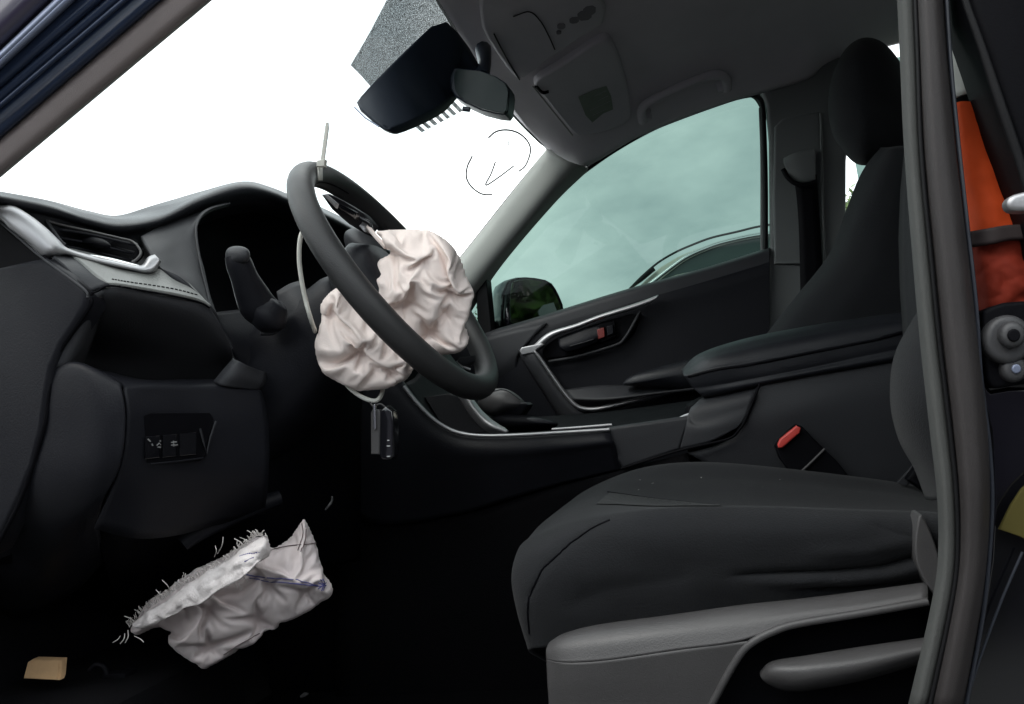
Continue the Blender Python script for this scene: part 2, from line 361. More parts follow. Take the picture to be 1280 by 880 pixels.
# ---------------------------------------------------------------- slack cloth: relaxed spring sheet that buckles into folds
def inside(poly, q):
    x, y = q[:, 0], q[:, 1]; c = np.zeros(len(q), bool); n = len(poly)
    for i in range(n):
        (x1, y1), (x2, y2) = poly[i], poly[(i+1) % n]
        if y1 == y2: continue
        c ^= ((y1 > y) != (y2 > y)) & (x < (x2-x1)*(y-y1)/(y2-y1)+x1)
    return c
def neardist(poly, q):
    best = np.full(len(q), 1e9); pt = np.zeros((len(q), 2)); n = len(poly)
    for i in range(n):
        a, b = poly[i], poly[(i+1) % n]; ab = b-a; t = np.clip(((q-a)@ab)/(ab@ab+1e-9), 0, 1)
        p_ = a+t[:, None]*ab; d = np.linalg.norm(q-p_, axis=1); m_ = d < best; best[m_] = d[m_]; pt[m_] = p_[m_]
    return best, pt
def slack_cloth(outline, bulge, excess, gathers, seed, levels=((6, 260), (3, 160)), rnd=2, aniso=0, grav=.02, bend=.12, lines=()):
    """grid of points inside the outline (pixel units, height towards the door); cloth is wider than the outline, so it folds.
    gathers: (u, v, radius, height) points where it is held; lines: (polyline, lift) soft ridges and tucks"""
    poly = chaikin(outline, rnd); rg = np.random.RandomState(seed)
    prev = None
    for sp_, its in levels:
        u0, v0 = poly.min(0)-sp_; u1, v1 = poly.max(0)+sp_
        us, vs = np.arange(u0, u1+sp_, sp_), np.arange(v0, v1+sp_, sp_)
        U, V = np.meshgrid(us, vs, indexing='ij'); Q = np.stack([U.ravel(), V.ravel()], 1); nu, nv = len(us), len(vs)
        d, near = neardist(poly, Q); ins = inside(poly, Q)
        use = ins | (d < sp_*.55)
        cell = use.reshape(nu, nv); quad = cell[:-1, :-1] & cell[1:, :-1] & cell[:-1, 1:] & cell[1:, 1:]
        keep = np.zeros((nu, nv), bool); keep[:-1, :-1] |= quad; keep[1:, :-1] |= quad; keep[:-1, 1:] |= quad; keep[1:, 1:] |= quad
        cnt = np.zeros((nu, nv), int); cnt[:-1, :-1] += quad; cnt[1:, :-1] += quad; cnt[:-1, 1:] += quad; cnt[1:, 1:] += quad
        idx = np.full(nu*nv, -1); kk = np.where(keep.ravel())[0]; idx[kk] = np.arange(len(kk)); I = idx.reshape(nu, nv)
        bnd = (cnt.ravel()[kk] < 4)
        px = Q[kk].copy(); px[bnd] = near[kk][bnd]; dd = np.where(bnd, 0, d[kk]); dm = dd.max()
        B = bulge*np.sqrt(np.clip(1-(1-np.clip(dd/(dm*.8), 0, 1))**2, 0, 1))
        for pl, lf in lines:
            b_, _ = neardist(np.array(list(pl)+list(pl[::-1]), float), px); B = B+lf*np.exp(-(b_/6.5)**1.2)*np.clip(dd/8, 0, 1)
        X0 = np.c_[px, B]
        def pairs(di, dj):
            a = I[max(0, -di):nu-max(0, di), max(0, -dj):nv-max(0, dj)]; b = I[max(0, di):nu+min(0, di) or nu, :][:, max(0, dj):(nv+min(0, dj)) or nv]
            b = I[max(0, di):nu-max(0, -di), max(0, dj):nv-max(0, -dj)]
            a = I[max(0, -di):nu-max(0, di), max(0, -dj):nv-max(0, dj)]
            a, b = a.ravel(), b.ravel(); m_ = (a >= 0) & (b >= 0); return np.stack([a[m_], b[m_]], 1)
        E1 = np.concatenate([pairs(1, 0), pairs(0, 1), pairs(1, 1), pairs(1, -1)]); E2 = np.concatenate([pairs(2, 0), pairs(0, 2)])
        def rest(E):
            v = X0[E[:, 1]]-X0[E[:, 0]]; m_ = (px[E[:, 0]]+px[E[:, 1]])/2
            ex = excess*(.55+.9*np.array([noise.noise(Vector((a*.018, b*.018, seed)))*.5+.5 for a, b in m_]))
            return np.linalg.norm(v, axis=1)*(1+ex)
        R1, R2 = rest(E1), rest(E2)
        X = X0.copy()
        if prev is None:
            X[:, 2] += np.array([5*noise.noise(Vector((a*.035, b*.035, seed+2.))) + 3*noise.noise(Vector((a*.08, b*.08, seed+5.))) for a, b in px])*np.clip(dd/6, 0, 1)
        else:
            pX, pnu, pu0, pv0, psp, pI, pX0 = prev
            off = np.zeros((len(px), 3)); wsum = np.zeros(len(px))
            fi, fj = (px[:, 0]-pu0)/psp, (px[:, 1]-pv0)/psp; i0, j0 = np.floor(fi).astype(int), np.floor(fj).astype(int)
            for a in (0, 1):
                for b in (0, 1):
                    ii, jj = np.clip(i0+a, 0, pI.shape[0]-1), np.clip(j0+b, 0, pI.shape[1]-1); k_ = pI[ii, jj]
                    w_ = (1-abs(fi-i0-a))*(1-abs(fj-j0-b))*(k_ >= 0); off += w_[:, None]*(pX-pX0)[np.maximum(k_, 0)]; wsum += w_
            X += off/np.maximum(wsum, 1e-6)[:, None]
            X[:, 2] += .5*rg.randn(len(px))*(dd > 0)
        pin = bnd.copy(); tgt = X0.copy()
        hold = np.zeros(len(px)); hh = np.zeros(len(px))
        for gu, gv, gr, gh in gathers:
            dg = np.hypot(px[:, 0]-gu, px[:, 1]-gv); w_ = dg < gr; hold[w_] = 1; hh[w_] = B[w_]+gh
        n = len(px); h = hold > 0
        deg = np.bincount(E1.ravel(), minlength=n)+1e-9
        Vv = np.zeros_like(X)
        for it in range(its):
            Xp = X.copy(); X = X+Vv*.85; X[:, 1] += grav; X[:, 2] += .006*(B-X[:, 2])+.01
            for sub_ in range(4):
                for E, R, st, push in ((E1, R1, 1., False), (E2, R2, bend, True)):
                    a, b = E[:, 0], E[:, 1]; dv = X[b]-X[a]; L_ = np.linalg.norm(dv, axis=1)+1e-9; c = (L_-R)/L_
                    if push: c = np.minimum(c, 0)
                    cor = dv*(c*.5*st)[:, None]
                    for k in range(3):
                        X[:, k] += (np.bincount(a, cor[:, k], n)-np.bincount(b, cor[:, k], n))/deg*1.9
                X[pin] = tgt[pin]
                if h.any(): X[h, 2] = hh[h]; X[h, :2] += .6*(px[h]-X[h, :2])
            Vv = X-Xp
            Vv = np.clip(Vv, -2, 2)
        prev = (X.copy(), nu, u0, v0, sp_, I, X0)
    fq = []
    qi, qj = np.where(quad)
    for i, j in zip(qi, qj): fq.append((I[i, j], I[i+1, j], I[i+1, j+1], I[i, j+1]))
    return X, px, B, bnd, fq
def bag(name, outline, Yc, bulge, back, m, parent, shrink=1, keep=False, **kw):
    """slack cloth front closed by a rounded back, standing at distance Yc"""
    o_ = np.array(outline, float); o_ = o_.mean(0)+(o_-o_.mean(0))*shrink
    X, px, B, bnd, fq = slack_cloth(o_, bulge, **kw)
    u, v = px.mean(0); s = float(np.linalg.norm(P(u+1, v, Yc)-P(u, v, Yc)))
    vf = [P(x, y, Yc-h*s) for x, y, h in X]
    nb = {}; V = list(vf)
    for i in range(len(px)):
        if bnd[i]: nb[i] = i
        else: nb[i] = len(V); V.append(P(px[i, 0], px[i, 1], Yc+back*B[i]/max(1e-6, B.max())))
    F2 = [tuple(int(k) for k in f) for f in fq]+[tuple(int(nb[k]) for k in f[::-1]) for f in fq]
    o = link(name, V, F2, m, parent, keep=keep)
    sb = o.modifiers.new('smooth', 'SUBSURF'); sb.levels = 1; sb.render_levels = 1
    return o
# ================================================================ setting
def sheet(name, x0, x1, y0, y1, z, m, nx=2, ny=2):
    xs = np.linspace(x0, x1, nx); ys = np.linspace(y0, y1, ny)
    V = [(x, y, z) for x in xs for y in ys]
    return link(name, V, gridfaces(nx, ny), m)
g = sheet('ground', -1500, 1500, -1500, 1500, 0, GRND); tag(g, kind='structure')

# ================================================================ car body
body = thing('car_body', 'black car body shell with open front doorway, pillars, windscreen and dark headliner', 'car body', (0, 1.2, .2))
# headliner: rows run across the car, from windscreen header to the tail
hd = [
 [P(686, 184, 1.84), P(640, 137, 1.66), P(594, 72, 1.44), P(549, 0, 1.22), (-.37, .95, 1.51), (-.28, .64, 1.44)],
 [P(728, 206, 1.885), (-.28, 1.70, 1.475), (-.28, 1.46, 1.515), (-.28, 1.22, 1.545), (-.27, .95, 1.535), (-.23, .62, 1.45)],
 [P(800, 168, 1.88), (-.12, 1.72, 1.505), (-.12, 1.48, 1.54), (-.12, 1.22, 1.56), (-.12, .95, 1.55), (-.12, .62, 1.47)],
 [P(905, 128, 1.88), (.08, 1.74, 1.53), (.08, 1.48, 1.56), (.08, 1.22, 1.575), (.08, .95, 1.565), (.08, .62, 1.49)],
 [P(1000, 100, 1.88), (.26, 1.74, 1.535), (.26, 1.48, 1.565), (.26, 1.22, 1.58), (.26, .95, 1.57), (.26, .62, 1.49)],
 [P(1130, 50, 1.90), (.5, 1.74, 1.53), (.5, 1.48, 1.56), (.5, 1.22, 1.575), (.5, .95, 1.565), (.5, .62, 1.49)],
 [(1.7, 1.85, 1.45), (1.7, 1.70, 1.48), (1.7, 1.48, 1.5), (1.7, 1.22, 1.5), (1.7, .95, 1.5), (1.7, .66, 1.45)],
]
head = patch3('headliner', hd, HEAD, body, n=60, k=60, th=.012, keep=True)
# outer roof skin above it
patch3('roof', [[(x, y, z+.05) for x, y, z in [tuple(q) for q in r]] for r in hd], PLUM, body, n=20, k=20, th=.004)
# far windscreen pillar
patch('windscreen_pillar', [
 [(686, 186, 1.845), (640, 243, 1.86), (578, 321, 1.87), (520, 394, 1.88)],
 [(694, 192, 1.825), (650, 250, 1.84), (588, 326, 1.85), (532, 398, 1.86)],
 [(716, 204, 1.83), (672, 258, 1.845), (606, 338, 1.86), (552, 404, 1.87)],
 [(736, 210, 1.90), (690, 255, 1.91), (622, 336, 1.92), (575, 410, 1.93)]], PILG, body, n=20, k=40, th=.008)
tube('pillar_weatherstrip', [P(686, 186, 1.85), P(640, 242, 1.866), P(578, 320, 1.876), P(520, 393, 1.886)], .004, RUB, body, sm=30)
tube('header_weatherstrip', [P(542, -10, 1.235), P(592, 73, 1.45), P(639, 139, 1.67), P(672, 174, 1.80), P(683, 183, 1.84), P(686, 190, 1.85)], .0045, RUB, body, sm=40)
# near windscreen pillar: strips running up and back along the door opening
EDG = {'a': (219, 261), 'b': (172, 200), 'c': (132, 155), 'd': (109, 128), 'e': (84, 92), 'f': (67, 70), 'g': (-40, -43)}
def strip(name, e0, e1, y0, y1, bul, m):
    rows = []
    for t in (0, .12, .5, .88, 1):
        r = []
        for u_ in np.linspace(-130, 450, 6):
            ln = lambda e, du=0: np.array([u_+du, EDG[e][0]*(1-(u_+du)/EDG[e][1])])
            a, b = ln(e0, {'a': 0, 'b': -22, 'c': -42, 'd': -53, 'e': -68, 'f': -78}[e0]), ln(e1, {'b': -22, 'c': -42, 'd': -53, 'e': -68, 'f': -78, 'g': 0}[e1])
            if e1 == 'g': b = a + np.array([-110, -125])
            q = a+(b-a)*t
            Y = y0+(y1-y0)*t - bul*(math.sin(math.pi*t) if .05 < t < .95 else 0) + (.02 if t in (0, 1) else 0)
            r.append(P(q[0], q[1], Y))
        rows.append(r)
    return patch3(name, rows, m, body, n=18, k=12, th=.004)
strip('pillar_trim', 'a', 'b', .615, .60, .006, PILN)
strip('pillar_inner_seal', 'b', 'c', .592, .588, .003, NAVY)
strip('pillar_bulb_seal', 'c', 'd', .585, .578, .007, NAVY)
strip('pillar_outer_seal', 'd', 'e', .572, .568, .004, NAVY)
strip('pillar_channel', 'e', 'f', .560, .556, .003, CHAN)
strip('pillar_paint', 'f', 'g', .552, .55, .006, PLUM)
tube('seal_lip', [P(-70, 191.6, .573), P(52, 88, .573), P(185, -25, .573)], .0022, NAVY, body)
tube('windscreen_edge', [P(-120, 319.6, .617), P(60, 168.6, .617), P(300, -33, .617)], .0018, PILG, body)

tube('roof_side_rail', [P(430, -141, .60), P(520, -220, .60), (-.12, .60, 1.46), (.2, .60, 1.48), (.6, .6, 1.48)], .03, PLUM, body, sm=30)
# windscreen
ws = patch3('windscreen', [
 [(-1.16, .63, 1.06), (-1.22, 1.25, 1.07), (-1.10, 1.93, 1.06)],
 [(-.80, .63, 1.25), (-.83, 1.25, 1.30), (-.72, 1.93, 1.24)],
 [(-.28, .63, 1.47), (-.34, 1.25, 1.565), (-.26, 1.93, 1.48)]], GLS, body, n=16, k=16, th=0, keep=True)
def onws(pts, r, name, m=MARK, sm=30):
    q = cr(np.array(pts, float), sm); return tube(name, [on(ws, a, b, .001) for a, b in q], r*1.35, m, ws_mark, seg=5)
ws_mark = ws
onws([(610, 172), (620, 164), (634, 162), (648, 166), (659, 176), (663, 188), (657, 206), (648, 214)], .0016, 'marker_circle')
onws([(590, 195), (584, 208), (583, 222), (590, 234), (602, 242), (615, 243)], .0016, 'marker_circle')
onws([(619, 202), (614, 216), (607, 231), (622, 222), (642, 207)], .0015, 'marker_tick')
onws([(635, 176), (635, 181)], .0011, 'marker_dash', sm=4)
# printed dots band and bar code strip on the glass
def wsplate(name, pts, m):
    q = chaikin(np.array(pts, float), 0)
    fr = np.array([on(ws, a, b, .0012) for a, b in q]); 
    return plate3(name, fr, fr+np.array([-.0003, 0, .0006]), m, ws, bev=0)
wsplate('dotted_band', [(438, 81), (452, 95), (470, 116), (566, 36), (545, -4), (492, -30), (485, -4), (462, 40)], DOTS)
for k in range(7):
    t0, t1 = k/7, (k+.55)/7
    a = np.array([(514, 154), (568, 121)]); b = np.array([(527, 165), (582, 136)])
    q = [a[0]+(a[1]-a[0])*t0, a[0]+(a[1]-a[0])*t1, b[0]+(b[1]-b[0])*t1, b[0]+(b[1]-b[0])*t0]
    wsplate('barcode_bar', q, BARS)

# driver-assist sensor housing and the rear-view mirror
plate('sensor_housing', [(441, 131, 1.16), (452, 115, 1.16), (500, 66, 1.18), (551, 19, 1.2), (575, 42, 1.25), (604, 92, 1.32), (600, 108, 1.32), (570, 114, 1.30), (563, 122, 1.29),
      (549, 137, 1.27), (520, 152, 1.22), (492, 163, 1.18), (484, 163, 1.17), (472, 158, 1.165)], 1.2, .02, HOUS, body, bev=.010, rnd=1, seg=4)
tube('housing_lip', [P(443, 134, 1.158), P(456, 147, 1.16), P(474, 158.5, 1.162)], .0012, CHAN, body)
mir = thing('rear_view_mirror', 'dark interior rear view mirror hanging beside the windscreen sensor housing', 'mirror', P(600, 142, 1.28))
mo_ = [(561, 92, 1.275), (564, 86, 1.272), (569, 84, 1.27), (600, 87.5, 1.262), (620, 95, 1.26), (632, 103, 1.26), (636, 109, 1.26), (637, 116, 1.26), (634.5, 139, 1.26), (631, 143, 1.26), (620, 142, 1.262), (600, 137, 1.264), (580, 128, 1.268), (568, 120, 1.272), (563, 112, 1.275)]
plate('mirror_housing', mo_, 1.27, .035, HOUS, mir, bev=.004, seg=3)
plate('mirror_glass', [(601+(a-601)*.9+2, 113+(b-113)*.93, c-.007) for a, b, c in mo_], 1.255, .004, MGL, mir, bev=.001)
tube('mirror_stalk', [P(602, 96, 1.30), P(606, 80, 1.33), P(604, 62, 1.38)], [.014, .012, .016], HOUS, mir)
tube('dimmer_tab', [P(579, 136, 1.262), P(587, 137, 1.262)], [.0045, .0045], HOUS, mir)

# overhead console, visors, handle (all on the headliner)
def hplate(name, pts, m, parent, out, th, bev=.003, rnd=1):
    q = chaikin(np.array(pts, float), rnd)
    base = np.array([on(head, a, b, 0) for a, b in q])
    c = base.mean(0); nrm = np.array([0., 0, -1])
    if c[1] > 1.75: nrm = np.array([0, -.8, -.6])
    return plate3(name, base+nrm*out, base+nrm*(out-th), m, parent, bev)
oc = hplate('overhead_console', [(598, 20), (612, 48), (640, 88), (652, 92), (668, 78), (726, 38), (762, 16), (740, -40), (600, -40)], HEADP, body, .016, .03, bev=.008)
def hseam(name, pts, r, m, out=.0165, par=oc):
    q = cr(np.array(pts, float), 24); tube(name, [on(head, a, b, 0)+np.array([0, 0, -out]) for a, b in q], r, m, par, seg=6)
hseam('panel_seam', [(616, 32), (626, 52), (638, 74), (648, 90)], .0016, RUB)
hseam('panel_seam', [(640, 10), (660, 4), (674, 16), (684, 34), (692, 52)], .0012, RUB)
for u, v, s in ((700, 22, 5), (716, 14, 6), (729, 8, 9), (735, 2, 8), (697, 30, 3)):
    hplate('map_light_button', [(u-s, v-s*.6), (u+s, v-s*.8), (u+s, v+s*.6), (u-s, v+s*.8)], HEADB, oc, .0185, .006, bev=.001, rnd=1)
vis = thing('sun_visor', 'passenger sun visor folded against the headliner with a pale warning label', 'sun visor', P(720, 159, 1.72))
vp = hplate('visor_pad', [(662, 92), (674, 104), (700, 138), (716, 158), (728, 160), (786, 146), (788, 120), (776, 70), (762, 36), (746, 38), (700, 70)], HEADP, vis, .022, .016, bev=.006, rnd=2)
hplate('warning_label', [(721, 109), (741, 100), (756, 95), (762, 108), (765, 129), (741, 144), (730, 132)], LBL, vp, .0228, .001, bev=0, rnd=0)
for k in range(5):
    a = np.array([730+3*k, 113+6.4*k]); b = a+np.array([25, -12])
    hseam('label_line', [a, (a+b)/2, b], .0004, HEADP, .0232, vp)
hseam('visor_hinge', [(668, 95), (676, 103), (684, 102)], .004, BLK, .022, vp)
hseam('visor_seam', [(664, 95), (690, 128), (714, 158)], .0016, PILG, .022, vp)
gh = thing('grab_handle', 'grey folding grab handle above the passenger window', 'grab handle', P(850, 148, 1.82))
def hpts(l, out): return [on(head, a, b, 0)+np.array([0, -.6, -.8])*out for a, b in l]
tube('handle_bar', hpts([(803, 146), (802, 130), (812, 120), (842, 105), (872, 92), (892, 87), (906, 92), (907, 106)], .022), [.011, .011, .011, .0105, .0105, .011, .011, .011], HEADP, gh, sm=40, flat=.8)
plate3('handle_recess', hpts([(800, 148), (806, 124), (845, 105), (895, 88), (908, 98), (904, 114), (850, 134)], .003), hpts([(800, 148), (806, 124), (845, 105), (895, 88), (908, 98), (904, 114), (850, 134)], -.004), HEADP, gh, .001)
for u, v in ((806, 140), (903, 103)):
    c = on(head, u, v, 0)+np.array([0, -.006, -.01]); box('handle_foot', c, (.03, .018, .03), HEADP, gh, bev=.006)

# passenger-side centre pillar, belt guide, belt
plate('centre_pillar', [(950, 112), (990, 80), (1030, 60), (1072, 46), (1058, 200), (1057, 320), (1058, 430), (959, 430), (963, 290), (962, 170), (958, 130)], 1.885, .05, PILB, body, bev=.008)
plate('belt_cover', [(968, 158), (978, 148), (1000, 142), (1025, 139), (1028, 200), (1030, 300), (1030, 330), (968, 330), (966, 248)], 1.872, .02, PILB, body, bev=.006)
tube('pillar_edge', [P(1026, 142, 1.868), P(1027, 200, 1.868), P(1031, 330, 1.868)], .003, PILB, body)
bg_ = thing('seat_belt', 'dark seat belt webbing coming out of the passenger pillar guide', 'seat belt', P(1010, 345, 1.86))
patch('belt_webbing', [[(992, 222, 1.855), (996, 250, 1.86), (999, 300, 1.862), (1001, 400, 1.862)], [(1021, 218, 1.852), (1023, 250, 1.858), (1026, 300, 1.86), (1031, 400, 1.86)]], BLK, bg_, n=4, k=20, th=.0015)
patch('belt_guide', [[(980, 199, 1.862), (996, 191, 1.855), (1018, 187, 1.855)], [(981, 207, 1.845), (998, 200, 1.838), (1019, 198, 1.84)], [(988, 219, 1.845), (1002, 224, 1.84), (1019, 222, 1.842)], [(992, 224, 1.862), (1004, 229, 1.858), (1019, 226, 1.86)]], PILB, bg_, n=16, k=20, th=.006)
tube('guide_lip', [P(979, 212, 1.848), P(985, 222, 1.84), P(996, 230, 1.836), P(1010, 231, 1.836), P(1020, 228, 1.842)], .0055, BLK, bg_, sm=20)
# rear side wall and tail behind the seats
box('rear_door_trim', (1.0, 1.93, .78), (1.3, .06, .62), BLK, body, bev=.02)
box('rear_pillar', (1.25, 1.93, 1.29), (.16, .06, .42), PILB, body, bev=.02)
patch3('rear_glass', [[(.35, 1.94, 1.1), (1.2, 1.94, 1.12)], [(.35, 1.93, 1.5), (1.2, 1.93, 1.48)]], TNT, body, n=4, k=4, th=0)
box('tail_wall', (1.75, 1.25, .75), (.08, 1.4, .9), BLK, body, bev=.02)
box('rear_bench', (1.25, 1.25, .62), (.5, 1.2, .4), FAB, body, bev=.08)
patch3('rear_side_panel', [[(.24, .56, 1.55), (1.8, .58, 1.5)], [(.24, .55, .35), (1.8, .55, .35)]], GLB, body, n=4, k=6, th=.03)
box('cowl_side', (-.98, 1.93, .66), (.84, .05, .74), BLK, body, bev=.01)
box('floor_pan', (.45, 1.25, .31), (2.8, 1.36, .06), CARP, body, bev=.01)
box('door_sill', (.1, .60, .36), (2.2, .12, .16), GLB, body, bev=.03)
patch3('firewall', [[(-.98, .60, .3), (-.98, 1.9, .3)], [(-1.02, .60, .6), (-1.02, 1.9, .6)], [(-1.1, .60, 1.0), (-1.1, 1.9, 1.0)]], BLK, body, n=6, k=6, th=.02)
patch3('bonnet', [[(-1.2, .55, 1.03), (-1.2, 1.25, 1.05), (-1.2, 1.95, 1.03)], [(-1.7, .55, .99), (-1.7, 1.25, 1.02), (-1.7, 1.95, .99)], [(-2.1, .62, .85), (-2.15, 1.25, .9), (-2.1, 1.9, .85)], [(-2.15, .65, .4), (-2.2, 1.25, .4), (-2.15, 1.85, .4)]], GLB, body, n=20, k=16, th=.004)
box('wing_panel', (-1.55, .56, .68), (1.1, .05, .62), GLB, body, bev=.02)
box('wing_panel', (-1.55, 1.95, .68), (1.1, .05, .62), GLB, body, bev=.02)

# near centre pillar with its door seal
def vstrip(name, Lp, Rp, y0, bul, m, parent=body, back=.03):
    rows = []
    Lp, Rp = np.array(Lp, float), np.array(Rp, float)
    for t, dy in ((0, back), (.06, .006), (.3, -bul*.8), (.5, -bul), (.75, -bul*.75), (.94, .004), (1, back)):
        rows.append([P(*(a+(b-a)*t), y0+dy) for a, b in zip(Lp, Rp)])
    return patch3(name, rows, m, parent, n=26, k=50, th=.003, keep=True)
SL = [(1121, -60), (1127, 60), (1133, 190), (1144, 330), (1153, 430), (1164, 530), (1174, 620), (1175, 700), (1164, 770), (1136, 890)]
SM = [(1141, -60), (1146, 60), (1151, 190), (1164, 330), (1174, 430), (1186, 530), (1195, 620), (1196, 700), (1186, 770), (1160, 890)]
SR = [(1174, -60), (1182, 60), (1195, 190), (1212, 330), (1223, 430), (1233, 530), (1236, 620), (1232, 700), (1222, 770), (1200, 890)]
vstrip('pillar_seal_trim', SL, [(a+1, b) for a, b in SM], .588, .008, SEAL)
vstrip('pillar_door_seal', SM, SR, .580, .013, SEALD)
tube('seal_groove', [P(u+1, v, .576) for u, v in SM], .0014, RUB, body, sm=60)
plate('pillar_outer_panel', [(1222, 470), (1240, 488), (1262, 484), (1300, 484), (1420, 470), (1420, 980), (1180, 980), (1205, 880), (1226, 770), (1236, 700), (1240, 620), (1237, 540)], .60, .05, GLB, body, bev=.006)
plate('rear_door_edge', [(1203, -60), (1209, 5), (1229, 62), (1252, 132), (1277, 205), (1296, 260), (1310, 330), (1420, 330), (1420, -60)], .57, .05, BLK, body, bev=.008)
tube('door_edge_trim', [P(1199, -30, .567), P(1208, 5, .567), P(1228, 62, .567), P(1251, 132, .567), P(1276, 205, .567), P(1292, 260, .567)], [.0022, .0022, .0025, .003, .003, .003], RUB, body, sm=30)
tube('pillar_flange', [P(1181, -40, .582), P(1187, 60, .582), P(1196, 160, .582), P(1209, 280, .582), P(1220, 380, .582), P(1227, 480, .584), P(1237, 560, .588), P(1240, 640, .588), P(1230, 760, .588), P(1208, 880, .588)], .0014, FLG, body, sm=60)
patch('pillar_recess', [[(1180, -30, .66), (1188, 60, .66), (1200, 200, .66), (1224, 400, .66)], [(1240, -30, .68), (1260, 60, .68), (1310, 200, .68), (1330, 400, .68)]], BLK, body, n=8, k=16, th=.003)
patch('recess_sky_reflection', [[(1186, 10, .65), (1190, 70, .65), (1194, 122, .65)], [(1200, 0, .64), (1208, 60, .64), (1216, 116, .64)], [(1214, 5, .65), (1226, 64, .65), (1240, 118, .65)]], PILG, body, n=10, k=16, th=.003)  # grey sheet added for the sky's reflection in the pillar
tube('panel_edge', [P(1278, 690, .592), P(1252, 750, .592), P(1226, 820, .592), P(1208, 875, .592), P(1200, 900, .592)], .0009, FLG, body, sm=20)
plate('tailgate_bracket', [(1258, 252), (1263, 244), (1280, 239), (1300, 236), (1300, 262), (1276, 264), (1262, 262)], .555, .01, SIL, body, bev=.003, rnd=1)
# door latch striker
st = thing('door_striker', 'round grey metal door striker bolted on the near door pillar', 'door striker', P(1257, 480, .59))
plate('striker_plate', [(1226, 392), (1236, 384), (1262, 376), (1330, 376), (1330, 470), (1262, 484), (1240, 486), (1232, 470)], .588, .02, BLK, st, bev=.003, rnd=1)
def disc(name, u, v, Y, ru, th, m, parent, bev=.003):
    a = np.linspace(0, 2*math.pi, 33)[:-1]; return plate(name, [(u+ru*math.cos(x), v+ru*math.sin(x)) for x in a], Y, th, m, parent, bev=bev)
disc('striker_washer', 1262, 424, .578, 31, .012, STRK, st, .004)
disc('striker_bolt', 1268, 418, .570, 17, .012, STRK, st, .004)
disc('bolt_socket', 1268, 419, .5685, 8, .003, BLK, st, .001)
disc('striker_washer', 1270, 461, .580, 17, .012, STRK, st, .004)
disc('bolt_socket', 1271, 461, .5785, 6, .003, CHAN, st, .001)
# orange garment mirrored in the pillar, built as added coloured sheets; yellow tag
og = thing('pillar_reflection', 'added sheets for the orange garment with a dark strap, behind the near door pillar', 'reflection', P(1240, 390, .63))
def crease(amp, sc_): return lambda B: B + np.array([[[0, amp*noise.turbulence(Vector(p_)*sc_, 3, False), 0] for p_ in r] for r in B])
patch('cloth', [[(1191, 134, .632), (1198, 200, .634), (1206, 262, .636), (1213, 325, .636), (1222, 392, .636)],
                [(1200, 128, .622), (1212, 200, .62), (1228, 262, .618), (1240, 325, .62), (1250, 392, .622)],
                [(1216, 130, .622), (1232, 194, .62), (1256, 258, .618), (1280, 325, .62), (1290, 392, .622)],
                [(1222, 134, .634), (1238, 190, .636), (1268, 250, .636), (1312, 325, .636), (1320, 392, .636)]], ORG, og, n=50, k=60, th=.003, disp=crease(.002, 40))  # main orange area of the painted pillar reflection
patch('lower_reflection', [[(1212, 300, .622), (1216, 345, .622), (1222, 394, .624)], [(1232, 300, .612), (1240, 345, .608), (1250, 394, .612)], [(1262, 300, .610), (1272, 345, .606), (1282, 394, .61)], [(1310, 300, .62), (1316, 345, .62), (1320, 394, .62)]], ORL, og, n=40, k=40, th=.003, disp=crease(.005, 50))
patch('streak', [[(1208, 291, .614), (1236, 286, .605), (1262, 282, .605), (1300, 282, .605)], [(1211, 309, .612), (1240, 305, .604), (1264, 300, .604), (1300, 300, .604)]], ORD, og, n=6, k=20, th=.004)
yt = plate('paper_tag', [(1249, 662), (1264, 632), (1277, 612), (1300, 590), (1300, 684), (1275, 671)], .588, .003, YEL, bev=.0008)
tag(yt, 'yellow paper tag stuck at the foot of the near door pillar', 'tag')

# the open driver door, swung out just beyond the left edge of the picture
dd = thing('driver_door', 'black driver door swung wide open', 'door', (-.82, .5, .4))
_h = np.array([-.80, .50, 0]); _dx = np.array([math.cos(R_(250)), math.sin(R_(250)), 0]); _dn = np.array([-_dx[1], _dx[0], 0])
def dpt(s, z, o=0): return _h+_dx*s+_dn*o+np.array([0, 0, z])
dl = [(0, .38), (0, 1.02), (1.02, 1.08), (1.05, .8), (1.0, .38)]
plate3('door_panel', [dpt(s, z, .0) for s, z in dl], [dpt(s, z, .12) for s, z in dl], PL, dd, .02)
gw = [(.06, 1.03), (.62, 1.43), (.95, 1.46), (1.0, 1.08)]
plate3('door_glass', [dpt(s, z, .05) for s, z in gw], [dpt(s, z, .055) for s, z in gw], TNT, dd, 0)
tube('door_frame', [dpt(0, 1.0, .05), dpt(.32, 1.24, .05), dpt(.62, 1.44, .05), dpt(.95, 1.48, .05), dpt(1.02, 1.08, .05)], .025, GLB, dd, sm=30)
# ================================================================ dashboard
da = thing('dashboard', 'dark moulded dashboard with slanted air vent, silver trim and stitched pad', 'dashboard', (-.75, .7, .6))
S_ = [(-60, 232, .64), (0, 242, .66), (60, 253, .70), (110, 266, .75), (150, 272, .79), (200, 258, .85), (260, 240, .92), (305, 229, .98), (335, 235, 1.03), (370, 249, 1.09), (412, 266, 1.18), (460, 292, 1.30), (520, 330, 1.5), (575, 372, 1.84)]
M1 = [(-60, 236, .632), (0, 247, .652), (60, 259, .692), (110, 275, .742), (150, 281, .782), (200, 273, .842), (250, 249, .905), (300, 233, .972), (335, 239, 1.022), (370, 254, 1.08), (412, 271, 1.17), (460, 298, 1.29), (520, 336, 1.49), (575, 378, 1.84)]
M2 = [(-60, 243, .635), (0, 255, .655), (60, 270, .695), (110, 284, .745), (150, 296, .785), (200, 284, .85), (250, 264, .91), (300, 252, .975), (335, 254, 1.03), (370, 264, 1.09), (412, 280, 1.18), (460, 306, 1.30), (520, 345, 1.5), (575, 388, 1.84)]
